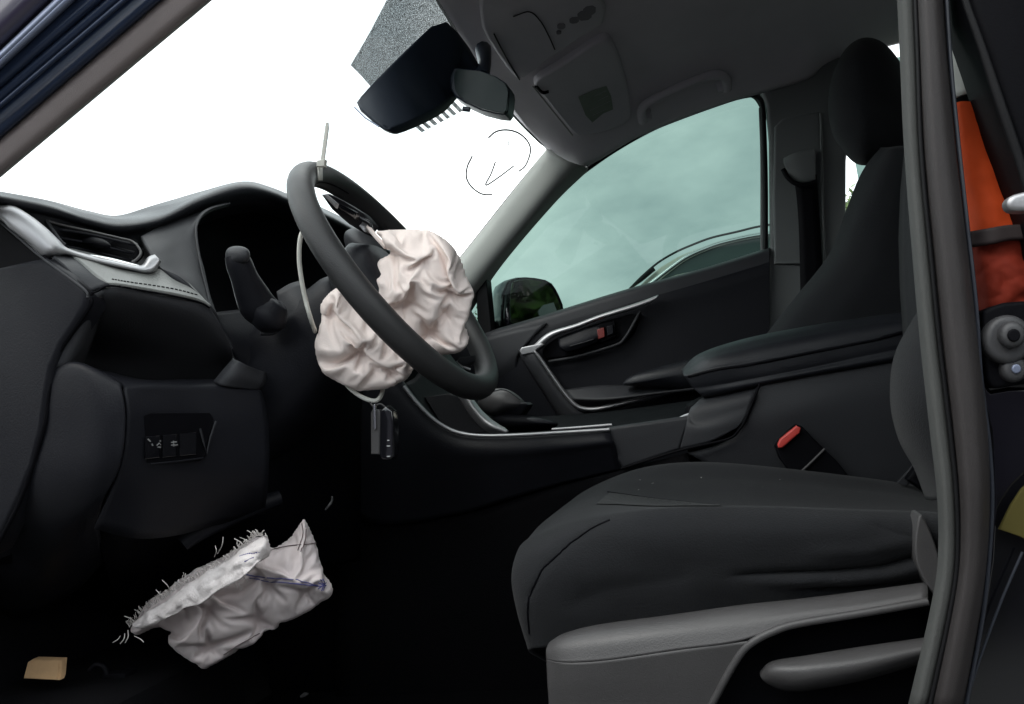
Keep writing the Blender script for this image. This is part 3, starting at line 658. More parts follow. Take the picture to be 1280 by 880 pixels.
M3 = [(-60, 262, .645), (0, 275, .665), (60, 296, .70), (110, 312, .75), (150, 320, .79), (200, 300, .87), (250, 278, .94), (300, 264, 1.01), (335, 266, 1.06), (370, 276, 1.13), (412, 292, 1.22), (460, 320, 1.34), (520, 360, 1.53), (575, 404, 1.84)]
r1 = [P(a, b, c+.09) for a, b, c in S_]
patch3('dash_top_pad', [[q+np.array([-.34, 0, -.05]) for q in r1], [q+np.array([-.10, 0, -.008]) for q in r1], [q+np.array([-.02, 0, 0.0]) for q in r1], r1,
       [P(*q) for q in M1], [P(*q) for q in M2], [P(*q) for q in M3]], PAD, da, n=50, k=90, th=.006)
box('dash_core', (-.98, 1.29, .86), (.30, 1.16, .30), BLK, da, bev=.03)
box('glove_box', (-.78, 1.57, .78), (.18, .56, .44), BLK, da, bev=.04)
# gauge hood side and its dark cavity
hp = patch('hood_panel', [[(176, 298, .80), (205, 283, .85), (245, 269, .90), (286, 255, .95)], [(180, 306, .79), (207, 294, .835), (237, 280, .875), (262, 262, .905)],
      [(186, 316, .782), (210, 307, .822), (231, 295, .855), (248, 276, .88)], [(193, 328, .776), (214, 322, .812), (232, 313, .84), (245, 302, .862)],
      [(200, 338, .77), (221, 341, .80), (240, 342, .822), (253, 336, .845)], [(222, 348, .77), (236, 357, .79), (250, 366, .81), (262, 376, .83)],
      [(245, 368, .785), (254, 380, .80), (266, 390, .81), (276, 412, .83)]], PLG, da, n=40, k=40, th=.006)
tube('hood_edge', [P(287, 254.5, .948), P(262, 262, .902), P(249, 274, .876), P(245, 290, .858), P(250, 325, .842), P(258, 360, .828), (P(266, 392, .812)), P(280, 420, .83), P(290, 436, .84)], [.0016]*9, PLG, da, sm=50)
patch('gauge_cavity', [[(238, 262, .97), (300, 252, 1.05), (370, 262, 1.16), (460, 300, 1.34)], [(244, 330, .96), (300, 330, 1.08), (370, 330, 1.18), (450, 350, 1.34)],
      [(270, 440, .92), (320, 440, 1.0), (390, 430, 1.1), (450, 430, 1.3)]], BLK, da, n=16, k=20, th=.004)
patch('gauge_lower_cover', [[(262, 392, .845), (300, 388, .90), (345, 384, .95), (400, 380, 1.05)], [(284, 428, .85), (320, 425, .89), (360, 418, .94), (410, 420, 1.03)], [(300, 462, .87), (335, 462, .89), (372, 460, .93), (420, 470, 1.0)]], PL, da, n=16, k=20, th=.004)
# vent
ve = patch('air_vent', [[(50, 270, .715), (110, 284, .755), (170, 300, .80)], [(60, 290, .72), (120, 302, .76), (180, 318, .80)], [(78, 306, .725), (125, 318, .76), (172, 328, .79)]], BLK, da, n=8, k=12, th=.003, keep=True)
tube('vent_bezel', [P(58, 276, .692), P(85, 283, .712), P(120, 291, .738), P(150, 298, .758), P(164, 301.5, .766), P(172, 308, .766), P(176, 316, .764), P(172, 323, .758), P(165, 328, .752)], .0016, PLS, ve, sm=50)
tube('vent_bezel', [P(58, 276, .692), P(66, 288, .694), P(76, 302, .697), P(81, 306, .70)], .0022, PLG, ve, sm=16)
for du, dv in ((0, 0), (4, -10), (-2, 9)):
    patch('vent_slat', [[(70+du, 297+dv, .70), (112+du, 304+dv, .732), (166+du, 317+dv, .765)], [(76+du, 296+dv, .716), (116+du, 303+dv, .748), (168+du, 315+dv, .78)]], PL, ve, n=3, k=10, th=.0025)
pillow('vent_knob', [(94, 303), (102, 297), (120, 296), (136, 302), (140, 310), (128, 311), (108, 307)], .733, .012, .01, BLK, ve, rings=10)
# silver trim below the vent
U_ = [(-40, 247, .648), (0, 257, .652), (14, 257, .655), (34, 268, .66), (55, 284, .668), (72, 300, .678), (84, 311, .688), (110, 319, .708), (140, 326, .728), (165, 331.5, .745), (178, 332, .752), (186, 322, .757), (194, 319, .762)]
D_ = [(-40, 265, .648), (0, 274, .65), (14, 286, .652), (33, 301, .656), (52, 318, .662), (62, 321, .668), (84, 318, .686), (110, 325, .706), (140, 332, .726), (165, 337, .743), (182, 340, .75), (193, 338, .756), (201, 326, .762)]
mid = [((a[0]+b[0])/2, (a[1]+b[1])/2, min(a[2], b[2])-.007) for a, b in zip(U_, D_)]
inb = lambda l: [(a, b, c+.014) for a, b, c in l]
patch('silver_trim', [inb(U_), [(a*.92+m_[0]*.08, b*.92+m_[1]*.08, c-.004) for (a, b, c), m_ in zip(U_, mid)], mid, [(a*.92+m_[0]*.08, b*.92+m_[1]*.08, c-.004) for (a, b, c), m_ in zip(D_, mid)], inb(D_)], SIL, da, n=20, k=90, th=.002)
# end cover of the dashboard
plate('end_cover', [(-70, 350, .648), (0, 333, .648), (36, 325, .648), (53, 322, .649), (80, 340, .65), (104, 360, .652), (110, 370, .653), (108, 384, .654), (92, 408, .654), (76, 431, .654), (64, 458, .654), (58, 490, .654), (52, 536, .655), (40, 582, .656), (24, 622, .657), (-10, 690, .66), (-70, 720, .66)], .65, .025, PL, da, bev=.006)
plate('end_cover_recess', [(-70, 252), (-4, 275), (22, 298), (54, 325), (36, 330), (0, 338), (-70, 356)], .662, .02, BLK, da, bev=.002)
tube('cover_edge', [P(0, 277, .651), P(52, 322, .65), P(104, 361, .653), P(110, 372, .653)], .0013, PLG, da, sm=24)
tube('cover_gap', [P(54, 321, .657), P(106, 360, .658), P(113, 372, .659), P(111, 385, .659), P(79, 432, .659), P(66, 459, .659), P(60, 500, .659), P(54, 538, .659), P(26, 624, .661), P(-10, 694, .664)], .0024, BLK, da, sm=60)
# stitched pad
lp = patch('stitched_pad', [[(82, 318, .692), (96, 320, .70), (150, 333, .742), (195, 338, .768), (226, 350, .782), (243, 365, .792), (254, 379, .80)],
      [(98, 328, .683), (114, 331, .70), (158, 343, .733), (200, 350, .757), (229, 358, .775), (246, 369, .787), (257, 380, .797)],
      [(118, 345, .672), (136, 350, .687), (175, 356, .72), (212, 363, .748), (234, 368, .768), (249, 374, .783), (260, 382, .794)],
      [(134, 357, .668), (150, 358, .682), (182, 363, .715), (216, 369, .743), (237, 373.5, .763), (251, 378, .780), (262, 384, .792)]], LEA, da, n=24, k=50, th=.006, keep='skin')
dashes('stitching', lp, [(139, 352.5), (160, 356), (190, 360), (220, 365), (246, 371.5)], BLK, lp, 22, r=.0008, lift=.0004)
fa = patch('pad_end', [[(66, 322, .662), (82, 318.5, .69)], [(86, 340, .662), (106, 334, .682)], [(108, 367, .662), (137, 356, .669)]], PLG, da, n=16, k=12, th=.004, keep=True)
tube('pad_welt', [P(109, 369, .659), P(122, 364, .661), P(138, 357, .664), P(180, 363.5, .711), P(214, 369.5, .739), P(250, 378, .777), P(262, 384.5, .789)], .0012, BLK, da, sm=40)
# open pocket under the pad
patch('pocket', [[(122, 366, .69), (136, 358, .672), (182, 364, .717), (236, 375, .765), (262, 386, .794)], [(108, 385, .70), (135, 372, .676), (186, 378, .722), (245, 392, .775), (278, 412, .815)], [(94, 412, .73), (128, 400, .70), (188, 408, .75), (250, 420, .80), (290, 440, .84)],
      [(82, 440, .77), (116, 436, .75), (185, 448, .79), (245, 455, .83), (286, 462, .87)], [(74, 462, .78), (100, 460, .76), (160, 482, .80), (230, 486, .85), (275, 486, .88)]], PLG, da, n=24, k=24, th=.004)
patch('pocket_side', [[(109, 370, .661), (124, 364, .667), (139, 359, .676)], [(94, 402, .661), (110, 399, .668), (124, 396, .69)], [(78, 432, .661), (98, 430, .668), (112, 432, .695)], [(64, 461, .661), (84, 458, .668), (100, 462, .70)]], PLG, da, n=16, k=12, th=.004)
# lower panel: end facet, facet facing the driver, switch pack
patch('lower_end_panel', [[(61, 464, .672), (92, 457, .674), (118, 463, .676), (150, 480, .684)], [(61, 466, .662), (92, 460, .663), (118, 468, .665), (152, 486, .673)], [(55, 530, .662), (95, 530, .662), (130, 530, .663), (157, 524, .673)],
      [(22, 622, .670), (70, 622, .670), (115, 608, .670), (150, 582, .675)], [(-10, 680, .72), (46, 690, .72), (90, 670, .71), (124, 640, .70)], [(-40, 760, .86), (30, 770, .86), (90, 740, .85), (130, 700, .82)]], PL, da, n=30, k=24, th=.004)
lw = patch('lower_front_panel', [[(118, 462, .70), (178, 476, .74), (225, 476, .78), (272, 476, .82), (325, 482, .87)], [(150, 481, .684), (182, 481, .708), (228, 482, .75), (272, 482, .79), (325, 488, .845)], [(155, 492, .676), (186, 494, .705), (230, 495, .745), (275, 496, .785), (330, 502, .84)],
      [(158, 526, .676), (190, 530, .705), (232, 535, .745), (278, 538, .785), (335, 540, .84)], [(150, 584, .679), (185, 592, .71), (230, 598, .752), (275, 600, .795), (335, 600, .85)], [(118, 660, .69), (170, 672, .73), (220, 668, .785), (270, 655, .84), (330, 640, .91)]], PL, da, n=30, k=30, th=.004, keep=True)
patch('panel_lug', [[(268, 479, .795), (280, 464, .80), (292, 450, .815)], [(280, 482, .792), (294, 468, .80), (304, 456, .815)], [(325, 487, .845), (330, 478, .85), (332, 468, .87)]], PLG, da, n=12, k=12, th=.006)
def seatp(name, par, o, pts, m, out, th, bev=.001, rnd=0):
    q = chaikin(np.array(pts, float), rnd); b = np.array([on(o, x, y, 0) for x, y in q])
    d = CAM-b.mean(0); d /= np.linalg.norm(d); return plate3(name, b+d*out, b+d*(out-th), m, par, bev)
sp = seatp('switch_pack', da, lw, [(180, 520), (188, 516), (262, 516), (267, 524), (257, 570), (250, 576), (184, 578)], BLK, .0055, .01)
for a, b, c in ((181, 200, 546), (203, 221, 544), (224, 246, 542)):
    seatp('switch_button', sp, lw, [(a, c), (b, c-2), (b, c+26), (a, c+28)], GLB, .009, .006, bev=.0015)
def mark(pts, r=.0006): 
    tube('switch_symbol', [on(lw, a, b, .0) + (CAM-on(lw, a, b, 0))/np.linalg.norm(CAM-on(lw, a, b, 0))*.0096 for a, b in pts], r, ICON, sp, seg=5)
mark([(185, 549), (188, 552)], .0009); mark([(190, 555), (191, 557)], .0009)
mark([(196, 557), (199, 554), (201, 556)], .0007); mark([(197, 559), (201, 559)], .0007); mark([(200, 551), (201, 552)], .0007)
mark([(214, 553), (221, 552.5)], .0007); mark([(214, 556.5), (222, 556)], .0007); mark([(217, 551), (217, 558), (220, 557)], .0006)
tube('pack_edge', [on(lw, a, b, .008) for a, b in ((246, 535), (250, 550), (254, 565), (259, 546), (266, 526))], .0013, PLG, sp)
tube('pack_edge', [on(lw, a, b, .007) for a, b in ((184, 577), (215, 575), (250, 571))], .0009, PL, sp)
# bulkhead below: knee cover, brace
patch('knee_cover', [[(120, 645, .73), (220, 610, .83), (330, 520, .95), (450, 470, 1.16)], [(130, 700, .80), (240, 690, .90), (340, 650, .98), (450, 620, 1.15)], [(150, 760, .98), (250, 740, 1.02), (350, 720, 1.1), (450, 700, 1.2)]], BLK, da, n=16, k=16, th=.004)
tube('column_brace', [P(228, 680, .82), P(255, 660, .84), P(300, 640, .88), P(350, 622, .92)], [.010, .013, .013, .010], PL, da, sm=16)

# ================================================================ steering wheel and column
WC = np.array([-.404, .952, 1.003]); TI = R_(28.4)
dW = np.array([-math.sin(TI), 0, math.cos(TI)]); yW = np.array([0, 1., 0]); nW = np.array([math.cos(TI), 0, math.sin(TI)])
def wh(th, r, n=0): return WC + r*(math.cos(R_(th))*dW + math.sin(R_(th))*yW) + n*nW   # 0 = top, -90 = towards the open door
sw = thing('steering_wheel', 'black leather steering wheel with burst centre, in front of the gauges', 'steering wheel', WC)
rimpath = [wh(t, .1795) for t in np.linspace(0, 360, 97)[:-1]]
rim = tube('rim', rimpath, .0166, RIM, sw, keep=True, seg=20, closed=True, sm=2, upv=nW)
tube('rim_stitching', [wh(t, .1632, .003) for t in np.linspace(-80, 10, 60)], .0009, BLK, sw, seg=5)
hub = tube('hub', [WC-nW*.075, WC-nW*.06, WC-nW*.02, WC-nW*.0], [.045, .075, .08, .06], PL, sw, seg=28)
def spoke(th, w0, w1, off=0):
    q = [wh(th, .172, -.008), wh(th, .13, -.018), wh(th, .075, -.022)]
    tg = math.cos(R_(th+90))*dW+math.sin(R_(th+90))*yW
    fr = []; 
    for (p_, w_) in zip(q, (w0, (w0+w1)/2, w1)): fr.append((p_-tg*w_, p_+tg*w_))
    out = [a for a, b in fr]+[b for a, b in fr[::-1]]
    return plate3('spoke', [p_+nW*.01 for p_ in out], [p_-nW*.012 for p_ in out], PL, sw, .004)
plate('spoke', [(400, 242, .868), (410, 241, .875), (432, 253, .895), (452, 266, .92), (463, 279, .94), (455, 292, .94), (436, 281, .91), (415, 263, .88)], .9, .025, PL, sw, bev=.004)
plate('spoke_trim', [(402, 243, .862), (407, 242, .864), (421, 254, .876), (419, 260, .876)], .87, .006, SIL, sw, bev=.0015)
plate('spoke_switch', [(412, 247, .870), (446, 265, .905), (443, 274, .905), (425, 263, .886)], .88, .010, GLB, sw, bev=.003)
plate('airbag_bracket', [(444, 278, .925), (449, 271, .925), (462, 281, .935), (461, 290, .935), (455, 290, .93)], .93, .010, SIL, sw, bev=.0015)
tube('bracket_clip', [P(440, 270, .92), P(449, 272, .92), P(462, 279, .928), P(464, 288, .93)], .003, GLB, sw)
spoke(-180, .02, .03); spoke(90, .022, .035)
plate('spoke', [wh0 for wh0 in [(596, 452, 1.06), (578, 458, 1.04), (570, 452, 1.03), (574, 446, 1.03), (590, 444, 1.05)]], 1.04, .02, PLG, sw, bev=.004)
tube('trim_line', [P(572, 451, 1.04), P(578, 458, 1.045), P(588, 462, 1.05)], .0018, SIL, sw)
pillow('hub_cover', [(428, 292), (440, 284), (455, 286), (476, 300), (484, 312), (482, 330), (465, 340), (450, 338), (434, 318)], 1.03, .045, .04, PLG, sw, rings=14)
co = thing('steering_column', 'dark steering column shroud with indicator lever towards the door', 'steering column', WC-nW*.2)
def colring(s, ry, rz, n=20):
    c = WC-nW*s; return [c+yW*ry*np.sign(math.cos(a))*abs(math.cos(a))**.7+dW*rz*np.sign(math.sin(a))*abs(math.sin(a))**.7 for a in np.linspace(0, 2*math.pi, n+1)[:-1]]
V = []; 
for s, ry, rz in ((.055, .03, .03), (.058, .065, .055), (.075, .072, .062), (.13, .072, .065), (.2, .08, .075), (.3, .085, .08)): V += colring(s, ry, rz)
link('shroud', V, gridfaces(6, 20, True)+[tuple(range(20))], PL, co)
tube('indicator_lever', [P(295, 319, .800), P(299, 330, .803), P(306, 348, .812), P(315, 368, .826), P(325, 385, .84), P(345, 396, .87)], [.0135, .0155, .0165, .0205, .0225, .018], PL, co, sm=24, seg=20)
pillow('lever_tip', [(281, 320), (283, 311), (292, 307), (305, 308), (312, 313), (313, 322), (308, 329), (296, 331), (284, 330)], .797, .012, .012, PLG, co, rings=12)
tube('lever_collar', [P(322, 408, .838), P(336, 394, .84), P(349, 380, .842)], [.010, .0245, .012], PL, co, sm=10, seg=20)
tube('lever_ring', [P(327, 417, .85), P(342, 416, .848), P(354, 404, .846), P(356, 388, .848), (P(350, 378, .85))], .0028, PLG, co, sm=24)
patch('column_cover', [[(346, 365, .89), (362, 356, .90), (375, 352, .91)], [(352, 392, .89), (372, 380, .89), (392, 376, .90)], [(356, 420, .89), (380, 416, .885), (400, 420, .89)], [(350, 452, .90), (380, 462, .90), (410, 468, .91)]], PLG, co, n=12, k=12, th=.004)
plate('wiper_lever', [(428, 252, 1.02), (431, 243, 1.02), (438, 240, 1.02), (446, 244, 1.02), (455, 258, 1.03), (461, 271, 1.04), (455, 271, 1.04), (445, 256, 1.03), (436, 252, 1.02), (432, 262, 1.02)], 1.03, .018, GLB, co, bev=.003)

# burst airbag hanging in the wheel
ab = thing('deployed_airbag', 'deflated pinkish white airbag cloth hanging out of the steering wheel centre', 'airbag', P(500, 380, .95))
bag('airbag_cloth', shrink=.93, rnd=1, outline=[(462, 283), (480, 282), (500, 280), (530, 281), (555, 290), (572, 305), (584, 325), (589, 345), (591, 365), (586, 388), (583, 402), (593, 424), (588, 437), (572, 445), (555, 449), (530, 440), (500, 428), (470, 404), (440, 374), (432, 358), (448, 338), (456, 332), (466, 328), (472, 320), (482, 318), (486, 310), (476, 297)],
    Yc=.93, bulge=46, back=.10, m=BAG, parent=ab, excess=.21, seed=12, grav=.010, bend=.05, gathers=[(528, 322, 4, -8), (556, 392, 4, -12), (520, 352, 4, 8), (505, 376, 5, -16), (538, 413, 5, -20), (474, 290, 7, 0), (486, 314, 5, -4), (563, 366, 4, -10)],
    lines=[([(474, 298), (500, 304), (524, 322)], 10), ([(528, 290), (548, 318), (560, 352)], -9), ([(540, 288), (566, 318), (572, 346)], 8), ([(470, 340), (492, 352), (512, 350)], 10), ([(500, 330), (512, 345), (505, 365)], 12), ([(555, 300), (572, 330), (578, 352)], 9), ([(535, 430), (560, 434), (585, 428)], 10), ([(534, 345), (540, 375), (536, 398)], 8)], levels=((5, 280), (2.5, 220)))
bag('airbag_cloth', shrink=.95, rnd=1, outline=[(420, 354), (412, 360), (399, 374), (396, 384), (402, 396), (395, 408), (392, 430), (399, 448), (404, 463), (416, 468), (428, 474), (440, 482), (462, 487), (488, 487), (506, 479), (518, 470), (522, 460), (512, 444), (500, 430), (480, 408), (458, 386), (438, 370)],
    Yc=.88, bulge=34, back=.07, m=BAG, parent=ab, excess=.17, seed=23, grav=.012, bend=.07, gathers=[(415, 392, 4, -12), (452, 437, 5, -16), (490, 462, 5, -14), (428, 362, 5, 0), (470, 462, 4, -8)],
    lines=[([(412, 366), (420, 384), (440, 404)], -9), ([(398, 446), (424, 444), (450, 448)], -9), ([(460, 430), (486, 446), (508, 464)], 8), ([(404, 432), (425, 430), (446, 425)], 9), ([(408, 456), (432, 452), (452, 466)], 9), ([(424, 372), (436, 396), (455, 415)], 10), ([(462, 478), (488, 478), (508, 468)], 8)], levels=((5, 240), (2.5, 150)))
tube('tether', [P(460, 284, .93), P(470, 296, .92), P(482, 309, .915)], [.0035, .003, .003], BAG, ab, sm=10)
# pale cord loop and the key
cl = tube('cord_loop', [P(380, 284, .86), P(375, 300, .852), P(374, 325, .85), P(377, 350, .85), P(382, 375, .852), P(389, 400, .855), P(398, 425, .90), P(410, 455, .91), P(428, 474, .88), P(438, 486, .87), P(452, 496, .865), P(466, 501, .865), P(474, 498, .87), P(479, 486, .89), P(480, 470, .96)], .0028, CORD, sm=90, seg=10)
tag(cl, 'pale plastic cord looped through the steering wheel, holding the key', 'cord')
kf = thing('key_fob', 'black and grey car key fob dangling from the pale cord', 'key', P(475, 572, .865))
plate('fob_side', [(463, 516), (465, 512), (474, 512), (475, 516), (474, 568), (463, 568)], .855, .012, PLS, kf, bev=.002)
plate('fob_body', [(474, 513), (482, 507), (490, 514), (492, 530), (492, 570), (488, 575), (477, 575), (474, 570)], .855, .014, GLB, kf, bev=.003)
plate('key_blade', [(466, 506), (469, 505), (470, 535), (468, 538), (466, 535)], .851, .003, CHR, kf, bev=.0006)
tube('key_ring', [P(463, 503, .86), P(467, 508, .855), P(476, 505, .858), P(486, 514, .858), P(490, 524, .858)], .0011, PLS, kf, sm=20)
for v in (550, 557, 570): tube('fob_button', [P(485.5, v, .8535), P(485.5, v+1, .8535)], .0022 if v > 550 else .0014, WHT, kf, seg=8)
# cable tie on the rim
ct = thing('cable_tie', 'pale plastic cable tie standing upright on top of the steering wheel rim', 'cable tie', P(398, 240, .90))
plate('tie_tail', [(407, 153), (410, 153), (410.5, 160), (405, 203), (400, 203)], .870, .0016, CORD, ct, bev=.0004)
plate('tie_head', [(396, 200), (406, 199), (405, 208), (395, 208)], .868, .006, CORD, ct, bev=.001)
patch3('tie_strap', [[on(rim, 396.5+k, v, .0012) for v in (206, 210, 214, 218, 222, 225)] for k in (0, 2.6, 5.2)], CORD, ct, n=5, k=20, th=.0014)

# torn knee airbag in the footwell
ka = thing('torn_airbag', 'torn frayed airbag cloth with blue stitching hanging in the dark driver footwell', 'airbag', P(290, 838, 0.830))
kb = bag('torn_cloth', [(160, 788), (172, 772), (182, 752), (206, 738), (228, 722), (250, 708), (280, 694), (300, 682), (318, 669), (330, 672), (338, 684), (346, 683), (362, 672), (374, 655), (380, 646), (386, 656), (395, 676), (400, 700), (404, 716), (415, 728), (417, 740), (410, 748), (396, 752), (382, 764), (344, 778), (326, 794), (300, 812), (270, 828), (254, 839), (240, 826), (212, 808), (208, 797), (216, 786), (196, 784), (182, 790), (170, 795)],
    .85, 44, .035, BAGT, ka, keep=True, excess=.12, seed=5, rnd=1, gathers=[(258, 762, 4, -14), (322, 772, 5, -12), (336, 735, 5, -10), (382, 740, 4, -8), (262, 806, 4, -12)],
    lines=[([(225, 798), (244, 772), (256, 750)], 12), ([(256, 812), (300, 788), (340, 774)], -10), ([(330, 706), (365, 716), (400, 722)], 8), ([(262, 742), (300, 734), (320, 722)], -9)], levels=((5, 240), (2.5, 140)), grav=.004, bend=.2)
def flap(name, rows, m, **k): 
    return patch(name, rows, m, ka, **k)
fe = flap('frayed_edge', [[(166, 778, 0.805), (200, 754, 0.785), (250, 722, 0.775), (300, 690, 0.770), (326, 672, 0.780), (336, 680, 0.790)], [(172, 784, 0.795), (206, 764, 0.773), (256, 734, 0.762), (304, 704, 0.755), (330, 684, 0.765), (338, 688, 0.780)], [(186, 782, 0.800), (214, 770, 0.773), (264, 746, 0.760), (300, 722, 0.752), (322, 704, 0.760), (336, 694, 0.780)]],
   BAGW, n=20, k=60, th=.002, keep=True, disp=lambda B: B+np.array([[[0, .007*noise.noise(Vector(q)*60)+.004*noise.noise(Vector(q)*150), 0.004*noise.noise(Vector(q)*40+Vector((3, 1, 2)))] for q in r] for r in B]))
for pts in ([(300, 696), (312, 692), (326, 690)], [(306, 702), (318, 697)], [(313, 712), (324, 702)]):
    dashes('loose_stitching', fe, pts, BLUE, fe, 10, r=.0009, fill=.7)
for pts, m_ in (([(308, 718), (335, 722), (365, 724), (398, 732)], BLUE), ([(312, 722), (340, 727), (370, 729), (402, 733)], BLUE), ([(338, 688), (360, 683), (385, 680), (397, 679)], BRN), ([(378, 655), (379, 668), (373, 688)], BRN), ([(382, 662), (381, 675), (376, 690)], BRN),
              ([(280, 818), (300, 805), (325, 792)], BRN), ([(178, 780), (210, 770), (240, 756)], BRN), ([(400, 724), (404, 730), (402, 738)], BLUE), ([(403, 724), (406, 731), (404, 738)], BLUE), ([(398, 728), (408, 733)], BLUE), ([(398, 736), (408, 729)], BLUE)):
    seam('seam_stitching', kb, pts, .0006, m_, ka, sm=16, lift=.0008)
lst = []
rng = random.Random(3)
edge = cr(np.array([(160, 782, 0.805), (176, 764, 0.798), (200, 748, 0.785), (225, 731, 0.780), (250, 717, 0.775), (280, 699, 0.770), (305, 680, 0.772), (320, 668, 0.780), (334, 674, 0.790)], float), 150)
for u, v, Y in edge:
    if rng.random() < .08: continue
    l = rng.choice((3, 4, 5, 6, 9))*(.6+.7*rng.random()); an = rng.gauss(-2.0, .55)
    q = [P(u+2, v+2, Y), P(u+l*.5*math.cos(an), v+l*.5*math.sin(an), Y-.003), P(u+l*math.cos(an+rng.gauss(0, .3)), v+l*math.sin(an), Y-.004+rng.gauss(0, .004))]
    lst.append((cr(q, 5), .0003+.0004*rng.random()))
for u, v, an, l in ((156, 792, 2.0, 14), (160, 788, 1.8, 16), (150, 795, 2.4, 12), (168, 795, .6, 14), (272, 692, -1.25, 22), (268, 696, -1.5, 14), (286, 722, .9, 18), (292, 720, 1.1, 20), (298, 718, .7, 16), (212, 738, -2.2, 16), (200, 748, -2, 12)):
    q = [P(u, v, .78), P(u+l*.5*math.cos(an)+2, v+l*.5*math.sin(an), .77), P(u+l*math.cos(an), v+l*math.sin(an), .77)]; lst.append((cr(q, 8), .0006))
tubes('frayed_threads', lst, THR, ka, kind='stuff', seg=4)

box('footwell_ledge', (-.95, .86, .45), (.40, .30, .17), CARP, body, bev=.02)
# floor bits
tf = thing('foam_block', 'small tan foam block on the dark floor at the door sill', 'foam block', P(50, 852, .80))
plate('block_body', [(28, 849, .80), (33, 828, .81), (40, 824, .815), (76, 825, .815), (74, 846, .805), (72, 851, .80)], .8, .01, TAN, tf, bev=.003)
pc = thing('plastic_clip', 'black broken plastic clip lying on floor beside the tan foam', 'clip', P(125, 850, .82))
tube('clip_arc', [P(112, 838, .82), P(120, 831, .82), P(130, 834, .82), P(134, 843, .82)], .003, BLK, pc, sm=14)
box('clip_body', P(150, 845, .86), (.04, .025, .015), BLK, pc, bev=.005)
tube('clip_pin', [P(190, 852, .86), P(196, 846, .86)], .0015, PL, pc)
wc = tube('wire_end', [P(407, 637, .93), P(412, 631, .93), P(415, 626, .935), P(415, 621, .94)], [.0012, .002, .0016, .0014], PLS, sm=10)
tag(wc, 'short pale wire end poking out above the footwell', 'wire')
dz = tube('floor_scrap', [P(376, 871, 1.0), P(381, 868, 1.0), P(385, 867, 1.0)], [.002, .003, .0015], PLS)
tag(dz, 'tiny pale scrap on the dark carpet near the seat', 'scrap')
# ================================================================ centre console
cc = thing('centre_console', 'dark centre console with silver edge, gear lever and raised armrest box', 'centre console', (-.2, 1.4, .45))
top = [(470, 430, 1.27), (488, 458, 1.27), (505, 482, 1.27), (520, 501, 1.27), (538, 520, 1.27), (556, 533, 1.27), (576, 541, 1.27), (605, 544, 1.27), (650, 543, 1.27), (700, 540, 1.27), (762, 536, 1.27)]
sh = lambda l, du, dv, dY: [(a+du, b+dv, c+dY) for a, b, c in l]
bot = [(440, 640), (455, 650), (470, 655), (490, 655), (520, 652), (550, 646), (590, 638), (640, 622), (690, 607), (730, 597), (776, 586)]
md = [(450, 540), (470, 560), (490, 575), (510, 585), (530, 590), (556, 590), (585, 588), (625, 582), (670, 575), (715, 568), (770, 560)]
hi = [(458, 460), (480, 492), (500, 515), (518, 530), (536, 545), (556, 555), (578, 561), (610, 562), (655, 560), (706, 556), (765, 549)]
patch('side_panel', [sh(top, 0, 0, .05), sh(top, 0, 1, .012), [(a, b, 1.262) for a, b in hi], [(a, b, 1.268) for a, b in md], [(a, b, 1.285) for a, b in bot]], PL, cc, n=40, k=60, th=.005)
tube('silver_edge', [P(*q) for q in sh(top[2:], 0, 1, -.002)], [.0035]*5+[.003]*4, SIL, cc, sm=60)
tray = [(505, 478), (560, 478), (640, 470), (700, 500), (760, 520), (880, 470), (880, 535), (765, 541), (640, 548), (560, 546), (528, 520)]
patch('console_floor', [[(505, 480, 1.30), (530, 515, 1.30), (565, 541, 1.30), (620, 546, 1.30), (700, 543, 1.30), (765, 538, 1.30), (880, 520, 1.30)], [(520, 470, 1.4), (548, 500, 1.4), (585, 528, 1.4), (630, 540, 1.42), (705, 538, 1.42), (768, 533, 1.42), (880, 514, 1.42)], [(540, 440, 1.56), (560, 470, 1.56), (600, 505, 1.56), (640, 522, 1.56), (708, 520, 1.56), (768, 515, 1.56), (880, 500, 1.56)]], BLK, cc, n=12, k=40, th=.005)
plate('tray_wall', [(530, 496, 1.34), (560, 492, 1.36), (573, 496, 1.36), (598, 528, 1.34), (612, 541, 1.32), (570, 541, 1.30), (548, 525, 1.31)], 1.33, .02, BLK, cc, bev=.003)
patch('silver_bar', [[(574, 496, 1.33), (580, 506, 1.325), (590, 521, 1.32), (602, 534, 1.315), (616, 541, 1.31), (632, 543, 1.305)], [(583, 496, 1.315), (592, 510, 1.31), (604, 524, 1.305), (616, 533, 1.30), (626, 537, 1.30), (634, 540, 1.30)], [(589, 497, 1.33), (601, 513, 1.325), (614, 525, 1.32), (624, 532, 1.315), (631, 536, 1.31), (635, 540, 1.305)]], SIL, cc, n=14, k=40, th=.004)
gl = pillow('gear_knob', [(596, 502), (602, 491), (614, 486), (632, 485), (645, 492), (654, 500), (658, 507), (650, 512), (632, 516), (615, 522), (602, 514)], 1.42, .03, .04, PLS, cc, rings=16, keep=True)
seam('knob_seam', gl, [(600, 500), (615, 490), (632, 488), (650, 500)], .0012, PLG, cc, sm=20)
plate('lever_button', [(618, 513, 1.40), (634, 504, 1.40), (656, 503, 1.40), (660, 506, 1.40), (650, 522, 1.41), (630, 524, 1.41), (614, 520, 1.41)], 1.41, .04, PL, cc, bev=.004)
pillow('gear_boot', [(606, 524), (625, 517), (650, 518), (672, 521), (690, 525), (700, 530), (690, 537), (650, 541), (620, 540)], 1.42, .05, .05, BLK, cc, rings=14)
pillow('boot_fold', [(645, 524), (668, 521), (690, 526), (699, 531), (672, 533), (650, 532)], 1.385, .012, .02, PL, cc, rings=10)
tube('top_trim', [P(690, 537, 1.29), P(730, 534, 1.29), P(765, 531, 1.29)], .0025, SIL, cc, sm=10)
